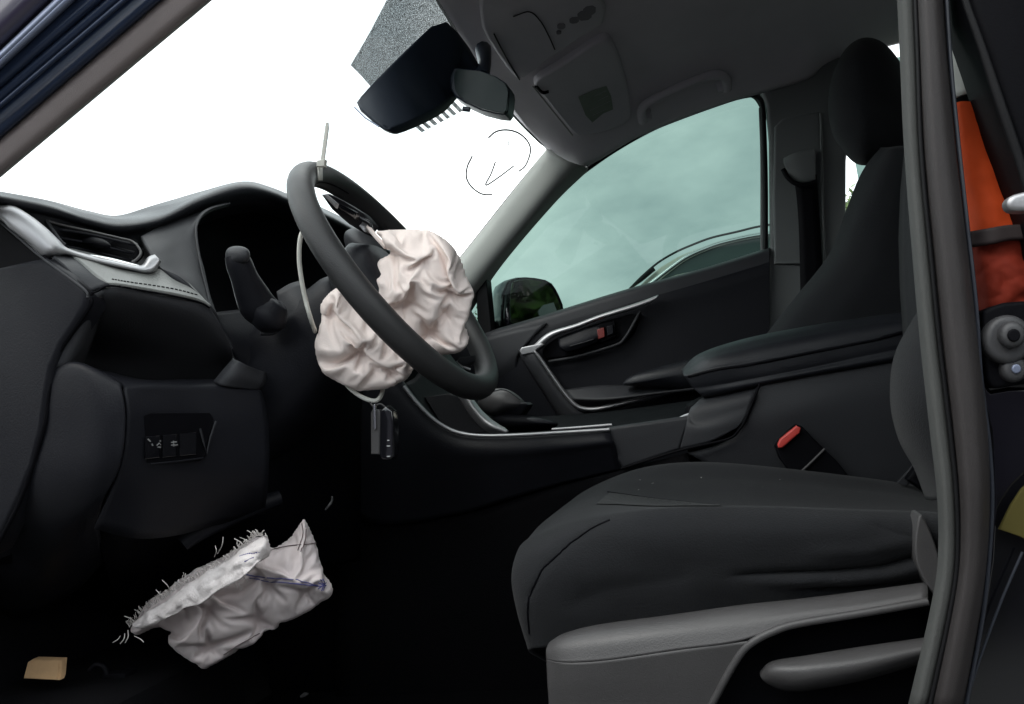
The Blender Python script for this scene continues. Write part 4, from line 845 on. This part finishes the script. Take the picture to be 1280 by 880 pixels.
plate('top_edge', [(752, 536, 1.272), (800, 529, 1.272), (862, 520, 1.272), (866, 524, 1.272), (858, 537, 1.272), (850, 562, 1.272), (778, 586, 1.272), (762, 560, 1.272)], 1.27, .05, PLG, cc, bev=.006)
patch('box_front', [[(868, 508, 1.31), (886, 496, 1.30), (950, 480, 1.30)], [(864, 512, 1.285), (878, 508, 1.275), (944, 492, 1.262)], [(860, 522, 1.275), (875, 528, 1.268), (938, 510, 1.258)], [(857, 536, 1.268), (882, 536, 1.262), (931, 524, 1.258)], [(850, 562, 1.268), (888, 552, 1.262), (922, 534, 1.260)]], PLG, cc, n=24, k=24, th=.005)
tube('silver_tip', [P(841, 527, 1.31), P(856, 521, 1.30), P(866, 517, 1.29)], [.002, .004, .003], SIL, cc)
patch('box_side', [[(948, 476, 1.275), (1010, 464, 1.275), (1080, 450, 1.275), (1180, 428, 1.275)], [(930, 522, 1.264), (1000, 512, 1.262), (1080, 500, 1.262), (1180, 490, 1.262)], [(908, 551, 1.268), (1000, 560, 1.268), (1080, 570, 1.268), (1180, 580, 1.268)], [(860, 566, 1.275), (960, 620, 1.28), (1080, 640, 1.28), (1180, 640, 1.28)]], PLG, cc, n=24, k=24, th=.005)
tube('box_seam', [P(950, 480, 1.258), P(932, 524, 1.254), P(924, 537, 1.254), P(909, 549, 1.257), P(850, 563, 1.262), P(776, 586, 1.266)], .002, BLK, cc, sm=40)
patch('lower_side', [[(430, 655, 1.30), (560, 647, 1.295), (690, 610, 1.29), (776, 588, 1.285), (860, 566, 1.28)], [(420, 760, 1.30), (560, 760, 1.30), (700, 720, 1.29), (790, 690, 1.285), (880, 680, 1.28)], [(420, 900, 1.30), (560, 900, 1.3), (700, 880, 1.3), (790, 860, 1.3), (880, 840, 1.3)]], CARP, cc, n=16, k=24, th=.005)
box('tunnel', (-.35, 1.43, .5), (1.2, .22, .36), BLK, cc, bev=.03)
box('storage_box', (.16, 1.42, .68), (.5, .24, .22), BLK, cc, bev=.03)
arm = patch('armrest_lid', [
 [(862, 470, 1.52), (890, 452, 1.53), (940, 436, 1.53), (1010, 424, 1.53), (1090, 412, 1.53), (1185, 398, 1.53)],
 [(853, 463, 1.40), (876, 443, 1.36), (930, 425, 1.345), (1010, 409, 1.34), (1090, 397, 1.34), (1185, 385, 1.34)],
 [(854, 466, 1.33), (884, 449, 1.29), (934, 436, 1.278), (1012, 420, 1.274), (1090, 406, 1.274), (1185, 392, 1.274)],
 [(855, 470, 1.29), (894, 459, 1.268), (938, 452, 1.262), (1014, 437, 1.260), (1090, 422, 1.260), (1185, 404, 1.260)],
 [(858, 473, 1.285), (896, 463, 1.266), (940, 456, 1.263), (1014, 441, 1.261), (1090, 426, 1.261), (1185, 408, 1.261)],
 [(866, 484, 1.285), (900, 479, 1.270), (948, 471, 1.265), (1016, 458, 1.263), (1090, 442, 1.263), (1185, 424, 1.263)],
 [(880, 496, 1.295), (905, 492, 1.285), (952, 481, 1.278), (1018, 468, 1.275), (1092, 456, 1.275), (1185, 440, 1.275)],
 [(884, 496, 1.42), (910, 492, 1.42), (955, 482, 1.42), (1018, 468, 1.42), (1092, 456, 1.42), (1185, 440, 1.42)]], PAD, cc, n=70, k=60, th=.004, keep='skin')
seam('armrest_welt', arm, [(856, 471.5), (896, 461.5), (940, 454), (1014, 439), (1090, 424), (1160, 409)], .0022, BLK, cc, sm=40, lift=.0002)

# ================================================================ passenger door
pd = thing('passenger_door', 'black passenger door with tinted window, silver trim and dark wing mirror', 'door', (0, 1.9, .5))
belt = [(560, 436, 1.875), (607, 424, 1.885), (678, 403, 1.885), (785, 370, 1.885), (880, 344, 1.885), (950, 322, 1.885), (962, 318, 1.885)]
patch('door_panel', [sh(belt, 0, -4, .03), sh(belt, 0, 0, 0), [(556, 446, 1.862), (606, 436, 1.868), (678, 416, 1.868), (785, 385, 1.868), (880, 358, 1.868), (950, 337, 1.868), (962, 333, 1.868)],
   [(550, 480, 1.862), (606, 478, 1.865), (678, 462, 1.865), (785, 420, 1.868), (880, 395, 1.868), (950, 375, 1.868), (962, 372, 1.868)],
   [(540, 540, 1.865), (606, 540, 1.865), (678, 535, 1.865), (785, 520, 1.865), (880, 500, 1.865), (950, 480, 1.865), (962, 478, 1.865)],
   [(540, 640, 1.868), (606, 640, 1.868), (678, 630, 1.868), (785, 620, 1.868), (880, 600, 1.868), (950, 600, 1.868), (962, 600, 1.868)]], PL, pd, n=60, k=60, th=.006, keep=True)
patch('belt_trim', [sh(belt[1:], 0, -8, .02), sh(belt[1:], 0, -5, -.008), sh(belt[1:], 0, 4, -.014), sh(belt[1:], 0, 12, -.016)], PLG, pd, n=12, k=40, th=.004)
patch('front_cover', [[(600, 424, 1.868), (640, 412, 1.866), (684, 404, 1.866)], [(604, 446, 1.862), (632, 440, 1.86), (660, 428, 1.86)], [(606, 466, 1.862), (625, 460, 1.86), (648, 444, 1.86)], [(606, 476, 1.868), (622, 474, 1.866), (646, 462, 1.866)]], PLG, pd, n=12, k=12, th=.005)
Y_ = 1.835
patch('silver_grip', [[(649, 436, Y_+.02), (655, 452, Y_+.02), (680, 492, Y_+.02), (703, 527, Y_+.02), (716, 540, Y_+.02)], [(650, 437, Y_), (658, 452, Y_-.006), (683, 490, Y_-.008), (706, 523, Y_-.006), (722, 530, Y_)],
      [(667, 436, Y_), (670, 446, Y_-.012), (696, 486, Y_-.014), (716, 510, Y_-.012), (730, 517, Y_-.006)], [(672, 437, Y_+.02), (675, 446, Y_+.02), (700, 484, Y_+.02), (722, 506, Y_+.02), (738, 511, Y_+.02)]], PLG, pd, n=20, k=40, th=.004)
plate('grip_cap', [(649, 438), (652, 434), (676, 429), (680, 431), (671, 437), (667, 441), (652, 444)], Y_-.016, .03, SIL, pd, bev=.003)
def rib(name, top_, bot_, Y, m):
    n_ = len(top_); mid_ = [((a[0]+b[0])/2, (a[1]+b[1])/2) for a, b in zip(top_, bot_)]
    return patch(name, [pxrow(top_, Y+.014), pxrow([(.9*a+.1*c, .9*b+.1*d) for (a, b), (c, d) in zip(top_, mid_)], Y), pxrow(mid_, Y-.005), pxrow([(.9*a+.1*c, .9*b+.1*d) for (a, b), (c, d) in zip(bot_, mid_)], Y), pxrow(bot_, Y+.014)], m, pd, n=12, k=60, th=.002)
rib('silver_trim', [(668, 431), (680, 420), (693, 413), (720, 405), (749, 394), (790, 381), (815, 372), (823, 369)], [(672, 438), (684, 427), (696, 419), (722, 410), (750, 399), (790, 387), (812, 379), (820, 374)], Y_-.004, SIL)
rib('silver_trim', [(669, 438), (676, 446), (690, 466), (706, 488), (718, 502), (728, 508), (744, 509), (770, 504), (800, 497), (841, 487)], [(667, 440), (674, 449), (688, 470), (703, 492), (716, 507), (727, 513), (744, 514), (770, 508.5), (800, 501), (841, 491)], Y_-.016, SIL)
plate('door_pocket', [(684, 452), (676, 440), (684, 429), (697, 421), (750, 402), (800, 389), (798, 402), (790, 420), (772, 430)], Y_+.012, .02, BLK, pd, bev=.004, rnd=1)
tube('pocket_rim', [P(686, 452, Y_+.008), P(720, 446, Y_+.006), P(768, 432, Y_+.006), P(780, 424, Y_+.006), P(792, 405, Y_+.006), P(800, 389, Y_+.006)], .004, PLG, pd, sm=40)
patch('door_handle', [[(698, 424, Y_+.004), (730, 412, Y_+.002), (752, 406, Y_+.004)], [(700, 434, Y_-.008), (726, 427, Y_-.010), (750, 418, Y_-.006)], [(708, 440, Y_-.004), (728, 434, Y_-.006), (746, 427, Y_-.002)]], PL, pd, n=12, k=20, th=.006)
tube('handle_line', [P(712, 433, Y_-.014), P(730, 428, Y_-.014), P(742, 424, Y_-.012)], .0015, PLG, pd)
plate('lock_bezel', [(742, 412), (750, 405), (768, 401), (771, 420), (752, 428)], Y_-.002, .012, BLK, pd, bev=.002)
plate('lock_button', [(746, 412), (755, 409), (756, 421), (748, 424)], Y_-.012, .012, DRED, pd, bev=.002)
plate('lock_button', [(758, 408), (766, 406), (767, 417), (759, 420)], Y_-.010, .012, PL, pd, bev=.002)
pillow('armrest_pad', [(776, 482), (784, 472), (800, 465), (850, 452), (900, 440), (950, 430), (960, 470), (900, 480), (860, 488), (820, 484), (790, 482)], 1.80, .03, .05, PAD, pd, rings=14)
patch('armrest_top', [[(704, 488, 1.84), (760, 482, 1.84), (830, 486, 1.82), (880, 488, 1.80)], [(716, 500, 1.82), (760, 500, 1.80), (820, 492, 1.79), (880, 484, 1.78)]], PLG, pd, n=8, k=20, th=.005, keep=True)
patch('armrest_side', [[(720, 514, 1.83), (745, 516, 1.83), (800, 503, 1.825), (870, 488, 1.82)], [(722, 535, 1.84), (760, 535, 1.84), (810, 525, 1.84), (880, 510, 1.84)]], BLK, pd, n=8, k=20, th=.005)
# window glass, seals, divider
patch('window_glass', [[(575, 425, 1.925), (650, 405, 1.925), (785, 368, 1.925), (965, 315, 1.925)], [(585, 350, 1.925), (660, 310, 1.925), (790, 230, 1.925), (965, 210, 1.925)], [(600, 330, 1.925), (680, 235, 1.925), (800, 150, 1.925), (970, 96, 1.925)]], TNT, pd, n=12, k=20, th=0)
tube('window_seal', [P(607, 350, 1.90), P(613, 338, 1.90), P(640, 303, 1.90), P(690, 248, 1.90), P(740, 207, 1.90), P(800, 169.5, 1.90), P(860, 142, 1.90), P(905, 127, 1.90), P(935, 119.5, 1.90), P(947, 121, 1.90), P(953, 132, 1.90), P(955, 160, 1.90), P(957, 230, 1.90), P(957, 320, 1.90), P(956, 425, 1.89)], .0055, RUB, pd, sm=120)
tube('rear_channel', [P(951, 135, 1.915), P(953, 200, 1.915), P(953, 320, 1.915)], .005, PILB, pd, sm=20)
plate('window_divider', [(594, 352), (604, 344), (608, 348), (614, 412), (610, 424), (598, 424)], 1.89, .04, RUB, pd, bev=.003)
patch('window_frame', [[(585, 352, 1.9), (612, 328, 1.9), (690, 238, 1.9), (800, 160, 1.9), (905, 118, 1.9), (945, 108, 1.9), (975, 125, 1.9)], [(588, 362, 1.94), (616, 338, 1.94), (692, 248, 1.94), (800, 170, 1.94), (905, 128, 1.94), (940, 121, 1.94), (958, 150, 1.94)]], RUB, pd, n=4, k=60, th=.006)
pillar_y = 1.94
# wing mirror
mc = P(672, 378, 2.06); mn = np.array([.80, -.58, -.02]); mn /= np.linalg.norm(mn)
mc = P(668, 378, 2.0)
mo = chaikin(np.array([(638, 356), (644, 350), (664, 349), (685, 353), (694, 366), (702, 386), (698, 393), (660, 402), (642, 406), (637, 400)], float), 1)
fr = np.array([PP(a, b, mc, mn) for a, b in mo])
c_ = fr.mean(0); ring = lambda k, d, sh_=0: [c_+(q-c_)*k-mn*d+np.array([0, 0, sh_]) for q in fr]
Vm = ring(1.0, .006)+ring(1.07, -.004)+ring(1.13, .006)+ring(1.14, .03)+ring(1.08, .065)+ring(.9, .095)+ring(.5, .112)+ring(.05, .116)
wm = link('wing_mirror', Vm, gridfaces(8, len(fr), True), GLB, pd)
plate3('mirror_glass', fr, fr-mn*.004, MIR, wm, .0008)
mo2 = np.array([(673, 389), (680, 381), (692, 378), (696, 388), (694, 395), (675, 399)], float)
fr = np.array([PP(a, b, mc+mn*.002, mn) for a, b in mo2]); plate3('mirror_sticker', fr, fr-mn*.0012, WHT, wm, 0)
plate('mirror_foot', [(606, 402), (630, 400), (640, 412), (625, 424), (604, 424)], 1.95, .08, GLB, wm, bev=.008)

# ================================================================ seats
ds = thing('driver_seat', 'black cloth driver seat with grey plastic side trim, next to the open doorway', 'car seat', (.1, 1.0, .4))
def C_(l, Y=None): return [(*q, Y) if len(q) == 2 else q for q in l]
cush = patch('cushion', [
 [(690, 830, .86), (664, 812, .81), (700, 805, .795), (790, 785, .79), (926, 772, .788), (1060, 762, .788), (1200, 750, .79)],
 [(680, 780, .86), (650, 766, .81), (676, 742, .78), (770, 725, .772), (926, 722, .770), (1060, 712, .770), (1200, 698, .775)],
 [(676, 740, .86), (643, 722, .82), (682, 696, .785), (785, 672, .768), (926, 668, .764), (1060, 668, .764), (1200, 664, .77)],
 [(690, 715, .88), (650, 690, .85), (705, 664, .81), (800, 645, .785), (926, 641, .783), (1057, 645, .783), (1200, 649, .785)],
 [(700, 700, .92), (660, 679, .89), (716, 651, .845), (806, 639, .81), (926, 636, .805), (1057, 640, .805), (1200, 645, .81)],
 [(710, 690, .96), (674, 662, .95), (738, 634, .92), (812, 635, .89), (926, 637, .88), (1057, 641, .88), (1200, 646, .88)],
 [(720, 680, 1.04), (692, 647, 1.05), (754, 620, 1.04), (830, 631, 1.02), (926, 636, 1.0), (1057, 641, 1.0), (1200, 646, 1.0)],
 [(730, 670, 1.10), (706, 637, 1.12), (768, 604, 1.12), (842, 604, 1.12), (926, 604, 1.12), (1070, 616, 1.12), (1200, 632, 1.12)],
 [(740, 660, 1.16), (722, 628, 1.18), (786, 593, 1.19), (842, 582, 1.19), (926, 583, 1.19), (1090, 601, 1.19), (1200, 620, 1.19)],
 [(745, 680, 1.22), (745, 650, 1.24), (800, 610, 1.25), (845, 596, 1.25), (926, 598, 1.25), (1100, 618, 1.25), (1200, 634, 1.25)],
 [(750, 780, 1.24), (750, 740, 1.26), (805, 700, 1.26), (850, 690, 1.26), (926, 690, 1.26), (1100, 700, 1.26), (1200, 700, 1.26)]], FAB, ds, n=190, k=190, th=.006, keep='skin',
 disp=wrinkled([([(905, 718), (960, 717), (1040, 714), (1100, 709), (1150, 694), (1170, 686)], .013, 5), ([(930, 724), (1000, 724), (1060, 722), (1110, 716), (1160, 704)], -.009, 6), ([(980, 734), (1060, 735), (1120, 730), (1170, 722)], .012, 6), ([(700, 760), (760, 735), (850, 722)], .003, 14), ([(1080, 655), (1120, 668), (1160, 676)], .004, 7), ([(1000, 690), (1080, 688), (1150, 672)], -.004, 10), ([(764, 652), (715, 681), (680, 712), (664, 744)], .002, 4)]))
# seat details
def inset(name, o, top_, bot_, m, par, n=8, k=40, lift=.0012):
    a, b = cr(np.array(top_, float), k), cr(np.array(bot_, float), k)
    V = [on(o, *(a[j]+(b[j]-a[j])*t), lift) for t in np.linspace(0, 1, n) for j in range(k)]
    return link(name, V, gridfaces(n, k), m, par)
inset('woven_insert', cush, [(762, 619.5), (800, 624.5), (830, 628), (862, 631.5), (900, 635.5)], [(746, 634), (775, 635), (815, 637), (862, 637), (900, 637)], FABI, ds)
seam('cushion_seam', cush, [(664, 790), (662, 760), (667, 735), (680, 712), (694, 699), (715, 681), (740, 664), (764, 653)], .0011, BLK, ds, sm=60)
seam('cushion_seam', cush, [(760, 618), (800, 624), (850, 630), (900, 635.5)], .0012, BLK, ds, sm=40)
lint = []
for k in range(6):
    u, v = (877, 600) if k == 0 else (780+300*random.random(), 600+30*random.random())
    a = on(cush, u, v, .0004); b = a+np.array([random.gauss(0, .0015), random.gauss(0, .0015), .0003]); lint.append(([a, b], .0008 if k == 0 else .00022))
tubes('lint', lint, THR, ds, seg=5, kind='stuff')
# trim along the base
tr = patch('side_trim', [
 [(700, 803, .80), (712, 794, .80), (750, 784, .795), (840, 772, .79), (926, 760, .79), (1000, 752, .79), (1080, 742, .79), (1160, 731, .79)],
 [(690, 804, .770), (707, 795, .765), (750, 785, .762), (840, 773, .760), (926, 761, .760), (1000, 753, .760), (1080, 743, .760), (1160, 732, .760)],
 [(685, 813, .758), (704, 806, .750), (750, 800, .746), (840, 788, .745), (926, 777, .745), (1000, 766, .745), (1080, 755, .745), (1160, 741, .745)],
 [(685, 824, .755), (709, 828, .742), (760, 825, .738), (850, 812, .737), (922, 802, .737), (990, 781, .740), (1080, 765, .740), (1160, 751, .740)]], PLS, ds, n=30, k=60, th=.005)
patch('side_trim', [[(685, 822, .7555), (709, 827, .7425), (760, 824, .7385), (850, 811, .7375), (945, 799, .738)], [(686, 850, .755), (712, 852, .745), (760, 850, .742), (850, 845, .742), (919, 829, .742)], [(688, 890, .757), (715, 890, .750), (760, 890, .748), (840, 890, .748), (889, 882, .748)], [(690, 960, .76), (715, 960, .755), (760, 960, .754), (820, 960, .754), (850, 960, .754)]], PLS, ds, n=24, k=40, th=.005)
tube('trim_edge', [P(850, 950, .750), P(889, 882, .745), P(906, 850, .741), P(918, 829, .739), P(930, 812, .737), P(945, 800, .736), P(965, 790, .737), P(996, 780, .738), P(1080, 766, .738), P(1160, 752, .738)], .0035, PLS, ds, sm=60)
patch('trim_recess', [[(880, 800, .775), (1000, 770, .775), (1180, 745, .775)], [(860, 900, .78), (1000, 900, .775), (1180, 880, .775)], [(850, 980, .78), (1000, 980, .78), (1180, 980, .78)]], BLK, ds, n=10, k=10, th=.005)
patch('height_lever', [[(955, 842, .775), (968, 829, .768), (1010, 822, .765), (1080, 811, .765), (1170, 797, .765)], [(952, 840, .755), (966, 829, .742), (1010, 822, .738), (1080, 811, .738), (1170, 798, .740)], [(952, 845, .742), (968, 837, .728), (1010, 834, .722), (1080, 825, .722), (1170, 806, .728)],
      [(957, 851, .740), (975, 851, .728), (1010, 850, .722), (1080, 838, .722), (1170, 813, .728)], [(966, 856, .745), (983, 860, .738), (1012, 859, .735), (1080, 846, .735), (1170, 820, .738)], [(970, 858, .775), (985, 862, .775), (1012, 861, .775), (1080, 848, .775), (1170, 822, .775)]], PLS, ds, n=36, k=50, th=.003)
for u, v in ((1016, 820), (1017, 821.5)): pass
plate('recliner_cover', [(1150, 640), (1160, 655), (1173, 690), (1182, 735), (1176, 752), (1162, 738), (1148, 712), (1143, 690), (1145, 660)], .752, .03, PLS, ds, bev=.010, rnd=1, seg=4)
patch('backrest', [
 [(1175, 380, 1.0), (1158, 405, .98), (1135, 450, .97), (1131, 502, .96), (1141, 545, .95), (1160, 580, .95), (1175, 620, .95)],
 [(1185, 370, .90), (1164, 405, .88), (1145, 450, .87), (1140, 502, .86), (1150, 545, .86), (1168, 580, .86), (1185, 620, .86)],
 [(1215, 360, .84), (1196, 405, .83), (1180, 450, .82), (1175, 502, .81), (1182, 545, .81), (1195, 580, .81), (1205, 620, .81)],
 [(1260, 360, .84), (1250, 405, .83), (1240, 450, .82), (1240, 502, .81), (1240, 545, .81), (1240, 580, .81), (1240, 640, .81)],
 [(1330, 360, .86), (1330, 405, .85), (1330, 450, .85), (1330, 502, .85), (1330, 545, .85), (1330, 580, .85), (1330, 640, .85)]], FAB, ds, n=30, k=40, th=.03)
bx = patch3('backrest', [[(.26, .85, .70), (.26, 1.18, .70)], [(.30, .84, 1.0), (.30, 1.2, 1.0)], [(.38, .86, 1.3), (.38, 1.18, 1.3)]], FAB, ds, n=10, k=10, th=.08)
bk = thing('seat_buckle', 'black seat belt buckle with red release button beside driver seat', 'seat buckle', P(1020, 590, 1.235))
plate('buckle_body', [(969, 559), (974, 551), (996, 531), (1004, 534), (1016, 547), (1031, 562), (1000, 592), (986, 590), (974, 573)], 1.225, .035, BLK, bk, bev=.003)
plate('buckle_base', [(1031, 562), (1046, 576), (1062, 596), (1070, 620), (1000, 620), (1000, 592)], 1.23, .03, BLK, bk, bev=.003)
tube('buckle_line', [P(1031, 561, 1.222), P(1016, 576, 1.222), P(998, 593, 1.222)], .0018, PLS, bk)
plate('release_button', [(972, 556), (975, 549), (996, 532), (1001, 535), (1000, 541), (978, 560), (973, 560)], 1.216, .012, RED, bk, bev=.0025)
plate('belt_anchor', [(1122, 603), (1136, 588), (1149, 571), (1158, 574), (1150, 592), (1132, 608)], 1.16, .006, PLG, ds, bev=.001)
plate('anchor_cover', [(1134, 600), (1152, 574), (1180, 590), (1185, 620), (1160, 618)], 1.14, .03, BLK, ds, bev=.006)
ps = thing('passenger_seat', 'black cloth passenger seat with tall headrest beyond the armrest', 'car seat', (.4, 1.6, .4))
patch('backrest', [
 [(1000, 470, 1.85), (1030, 400, 1.85), (1060, 330, 1.84), (1085, 270, 1.83), (1100, 230, 1.82), (1118, 200, 1.80), (1150, 190, 1.78)],
 [(944, 450, 1.66), (966, 416, 1.65), (1000, 370, 1.65), (1040, 318, 1.64), (1062, 262, 1.62), (1079, 220, 1.61), (1102, 186, 1.60), ][0:1]+[(966, 416, 1.65), (1000, 370, 1.65), (1040, 318, 1.64), (1062, 262, 1.62), (1079, 220, 1.61), (1102, 186, 1.60)],
 [(956, 450, 1.52), (978, 416, 1.51), (1012, 372, 1.51), (1052, 322, 1.50), (1074, 268, 1.49), (1092, 226, 1.48), (1112, 186, 1.50)],
 [(1000, 450, 1.46), (1016, 420, 1.46), (1046, 380, 1.455), (1084, 334, 1.45), (1104, 280, 1.445), (1120, 236, 1.44), (1132, 184, 1.47)],
 [(1060, 450, 1.44), (1076, 420, 1.44), (1100, 380, 1.44), (1140, 334, 1.44), (1160, 280, 1.44), (1168, 240, 1.44), (1168, 182, 1.46)],
 [(1180, 450, 1.44), (1190, 420, 1.44), (1210, 380, 1.44), (1230, 334, 1.44), (1230, 280, 1.44), (1230, 240, 1.44), (1220, 182, 1.46)]], FAB, ps, n=50, k=60, th=.01, keep=True)
seam('backrest_seam', bpy.data.objects['backrest.002'], [(1050, 425), (1085, 380), (1112, 335), (1124, 285), (1130, 240)], .0014, BLK, ps, sm=40)
pillow('headrest', [(1035, 140), (1036, 108), (1050, 68), (1070, 48), (1092, 46), (1112, 58), (1134, 90), (1158, 135), (1162, 180), (1130, 196), (1100, 204), (1078, 208), (1064, 202), (1050, 184), (1040, 168)], 1.62, .12, .12, FAB, ps, rings=20, power=.42)
tube('headrest_post', [P(1118, 190, 1.6), P(1124, 225, 1.6)], .006, CHR, ps)
patch('cushion', [[(880, 600, 1.5), (980, 520, 1.5), (1100, 500, 1.5)], [(880, 560, 1.8), (980, 500, 1.8), (1100, 480, 1.8)]], FAB, ps, n=8, k=10, th=.1)

# ================================================================ outside
def blocker_car(name, label, X, Y0, sx, m, hh=1.72):  # unseen cars, added behind the viewpoint to block low sky
    t = thing(name, label, 'car', (X, Y0-.9, 0), 'unseen cars added to block low sky')
    pr = [(-2.3, .4), (-2.32, .8), (-2.1, 1.0), (-1.1, 1.12), (-.45, hh-.06), (.1, hh), (1.5, hh-.03), (2.1, 1.15), (2.28, .95), (2.28, .4)]
    fr = [(X+sx*x, Y0-(.16 if z > 1.1 else 0), z) for x, z in pr]; bk_ = [(X+sx*x, Y0-1.8+(.16 if z > 1.1 else 0), z) for x, z in pr]
    plate3('body', fr, bk_, m, t, .05)
    gl_ = [(-.85, 1.15), (-.38, hh-.13), (.1, hh-.09), (1.4, hh-.12), (1.8, 1.2)]
    plate3('side_window', [(X+sx*x, Y0-.13-.05*(z > 1.3), z) for x, z in gl_], [(X+sx*x, Y0-.19, z) for x, z in gl_], OGL, t, .004)
    for x in (-1.45, 1.35):
        for y in (Y0-.1, Y0-1.7): tube('wheel', [(X+sx*x, y-.1, .35), (X+sx*x, y+.1, .35)], .35, TYRE, t, seg=24, upv=(0, 0, 1))
blocker_car('parked_car', 'unseen dark car added beside the open door to block low sky', -.3, -1.15, 1, PLUM)
blocker_car('parked_car', 'unseen black car added ahead of the dark one', -5.4, -1.2, 1, GLB)
blocker_car('parked_car', 'unseen black car added behind the dark one', 4.9, -1.2, 1, GLB)
oc_ = thing('parked_car', 'silver grey car parked beyond the tinted passenger window', 'car', (-.2, 4.8, 0))
OY = 4.2
rp_ = [(770, 392), (778, 372), (787, 361), (803, 345), (823, 328), (845, 315), (868, 305), (890, 297), (920, 290), (955, 282), (1010, 276), (1080, 276), (1150, 290), (1190, 310)]
front = np.array([P(a, b, OY) for a, b in rp_])
xr, zr = front[:, 0], front[:, 2]
prof = [(x, z) for x, z in zip(xr, zr)]
x0, x1 = xr[0]-1.1, xr[-1]+.5
zb = zr[0]
outl = [(x0, .35), (x0-.02, .75), (x0+.15, zb-.12), (xr[0]-.05, zb-.02)]+prof+[(x1-.1, zb-.05), (x1, .8), (x1-.03, .35)]
fr = [np.array([x, OY+(.12 if z > zb+.05 else 0), z]) for x, z in outl]; bk_ = [np.array([x, OY+1.75-(.12 if z > zb+.05 else 0), z]) for x, z in outl]
plate3('body', fr, bk_, SILP, oc_, .04)
gpx = [(806, 362), (818, 352), (836, 338), (856, 324), (880, 313), (905, 304), (950, 295), (1010, 289), (1010, 330), (950, 340), (880, 352)]
fr = np.array([P(a, b, OY+.055) for a, b in gpx]); plate3('side_window', fr, fr+np.array([0, .05, 0]), OGL, oc_, .004)
tube('chrome_strip', [P(806, 361, OY+.05), P(820, 350, OY+.05), P(838, 336, OY+.05), P(858, 322, OY+.05), P(882, 311, OY+.05), P(906, 303, OY+.05), P(950, 294, OY+.05), P(1010, 288, OY+.05)], .016, CHR, oc_, sm=50)
tube('roof_rail', [P(a, b, OY+.02) for a, b in rp_[2:12]], .006, STRK, oc_, sm=60)
plate('wiper_arm', [(783, 364), (800, 347), (817, 334), (819, 337), (802, 351)], OY+.1, .03, RUB, oc_, bev=.004)
for x in (x0+.75, x1-.75):
    for y in (OY+.1, OY+1.65):
        tube('wheel', [(x, y-.1, .33), (x, y+.1, .33)], .33, TYRE, oc_, seg=24, upv=(0, 0, 1))

def tree(name, label, x, y, h, r, seed, n=2200, group=None, low=.35, ls=.011):
    rg = random.Random(seed); t = thing(name, label, 'tree', (x, y, 0), group)
    lst = [([(x, y, -.05), (x+.05*h*rg.gauss(0, .3), y, h*.3), (x, y, h*.7)], [h*.03, h*.022, h*.008])]
    for k in range(7):
        a = rg.random()*6.28; z = h*(.28+.06*k); l = r*.8
        lst.append(([(x, y, z), (x+l*.5*math.cos(a), y+l*.5*math.sin(a), z+h*.08), (x+l*math.cos(a), y+l*math.sin(a), z+h*.2)], [h*.012, h*.008, h*.003]))
    tubes('trunk', lst, BARK, t, seg=6)
    cl = []
    for k in range(26):
        a = rg.random()*6.28; q = rg.random()**.5*r*.75; z = h*(low+(.93-low)*rg.random()); cl.append((x+q*math.cos(a), y+q*math.sin(a), z, r*(.22+.25*rg.random())))
    V, Fc = [], []
    for k in range(n):
        cx, cy, cz, cr_ = rg.choice(cl); d = Vector((rg.gauss(0, 1), rg.gauss(0, 1), rg.gauss(0, .8))).normalized()*cr_*(rg.random()**.4)
        c = Vector((cx, cy, cz))+d; s = max(.035, h*ls)*(.6+.9*rg.random()); e1 = Vector((rg.gauss(0, 1), rg.gauss(0, 1), rg.gauss(0, 1))).normalized(); e2 = e1.orthogonal().normalized()
        o = len(V); V += [c-e1*s, c+e2*s*.5, c+e1*s, c-e2*s*.5]; Fc.append((o, o+1, o+2, o+3))
    link('crown', [tuple(v) for v in V], Fc, LEAF, t, smooth=False); return t
tp = P(594, 400, 1.885)-CAM
def along(u, v, d):
    r = ray(u, v); r = r/np.linalg.norm(r[:2]); return CAM+r*d
q = along(592, 470, 22); tree('broadleaf_tree', 'green bushy tree far off behind the quarter window, left of the wing mirror', q[0], q[1], 4.2, 1.6, 4)
q = along(1082, 250, 9); tree('broadleaf_tree', 'tree seen in the gap under the passenger headrest', q[0], q[1], 2.7, .75, 6, n=3000)
for k, (x, y, h, lb) in enumerate(((10, 3.0, 6, 'nearest green tree reflected in the passenger wing mirror'), (11, 5.5, 6, 'bushy tree behind the silver grey car, reflected in the mirror'), (13, 1.2, 7, 'tree straight behind the black car body'), (14, 4.2, 8, 'tall tree in second row behind the car'), (12, 8.0, 6, 'tree farthest from the car on the passenger side'), (17, 2.2, 9, 'tallest and farthest tree behind the car'))):
    tree('broadleaf_tree', lb, x, y, h, h*.42, 20+k, n=5000, low=.08, ls=.03, group='trees behind the car')
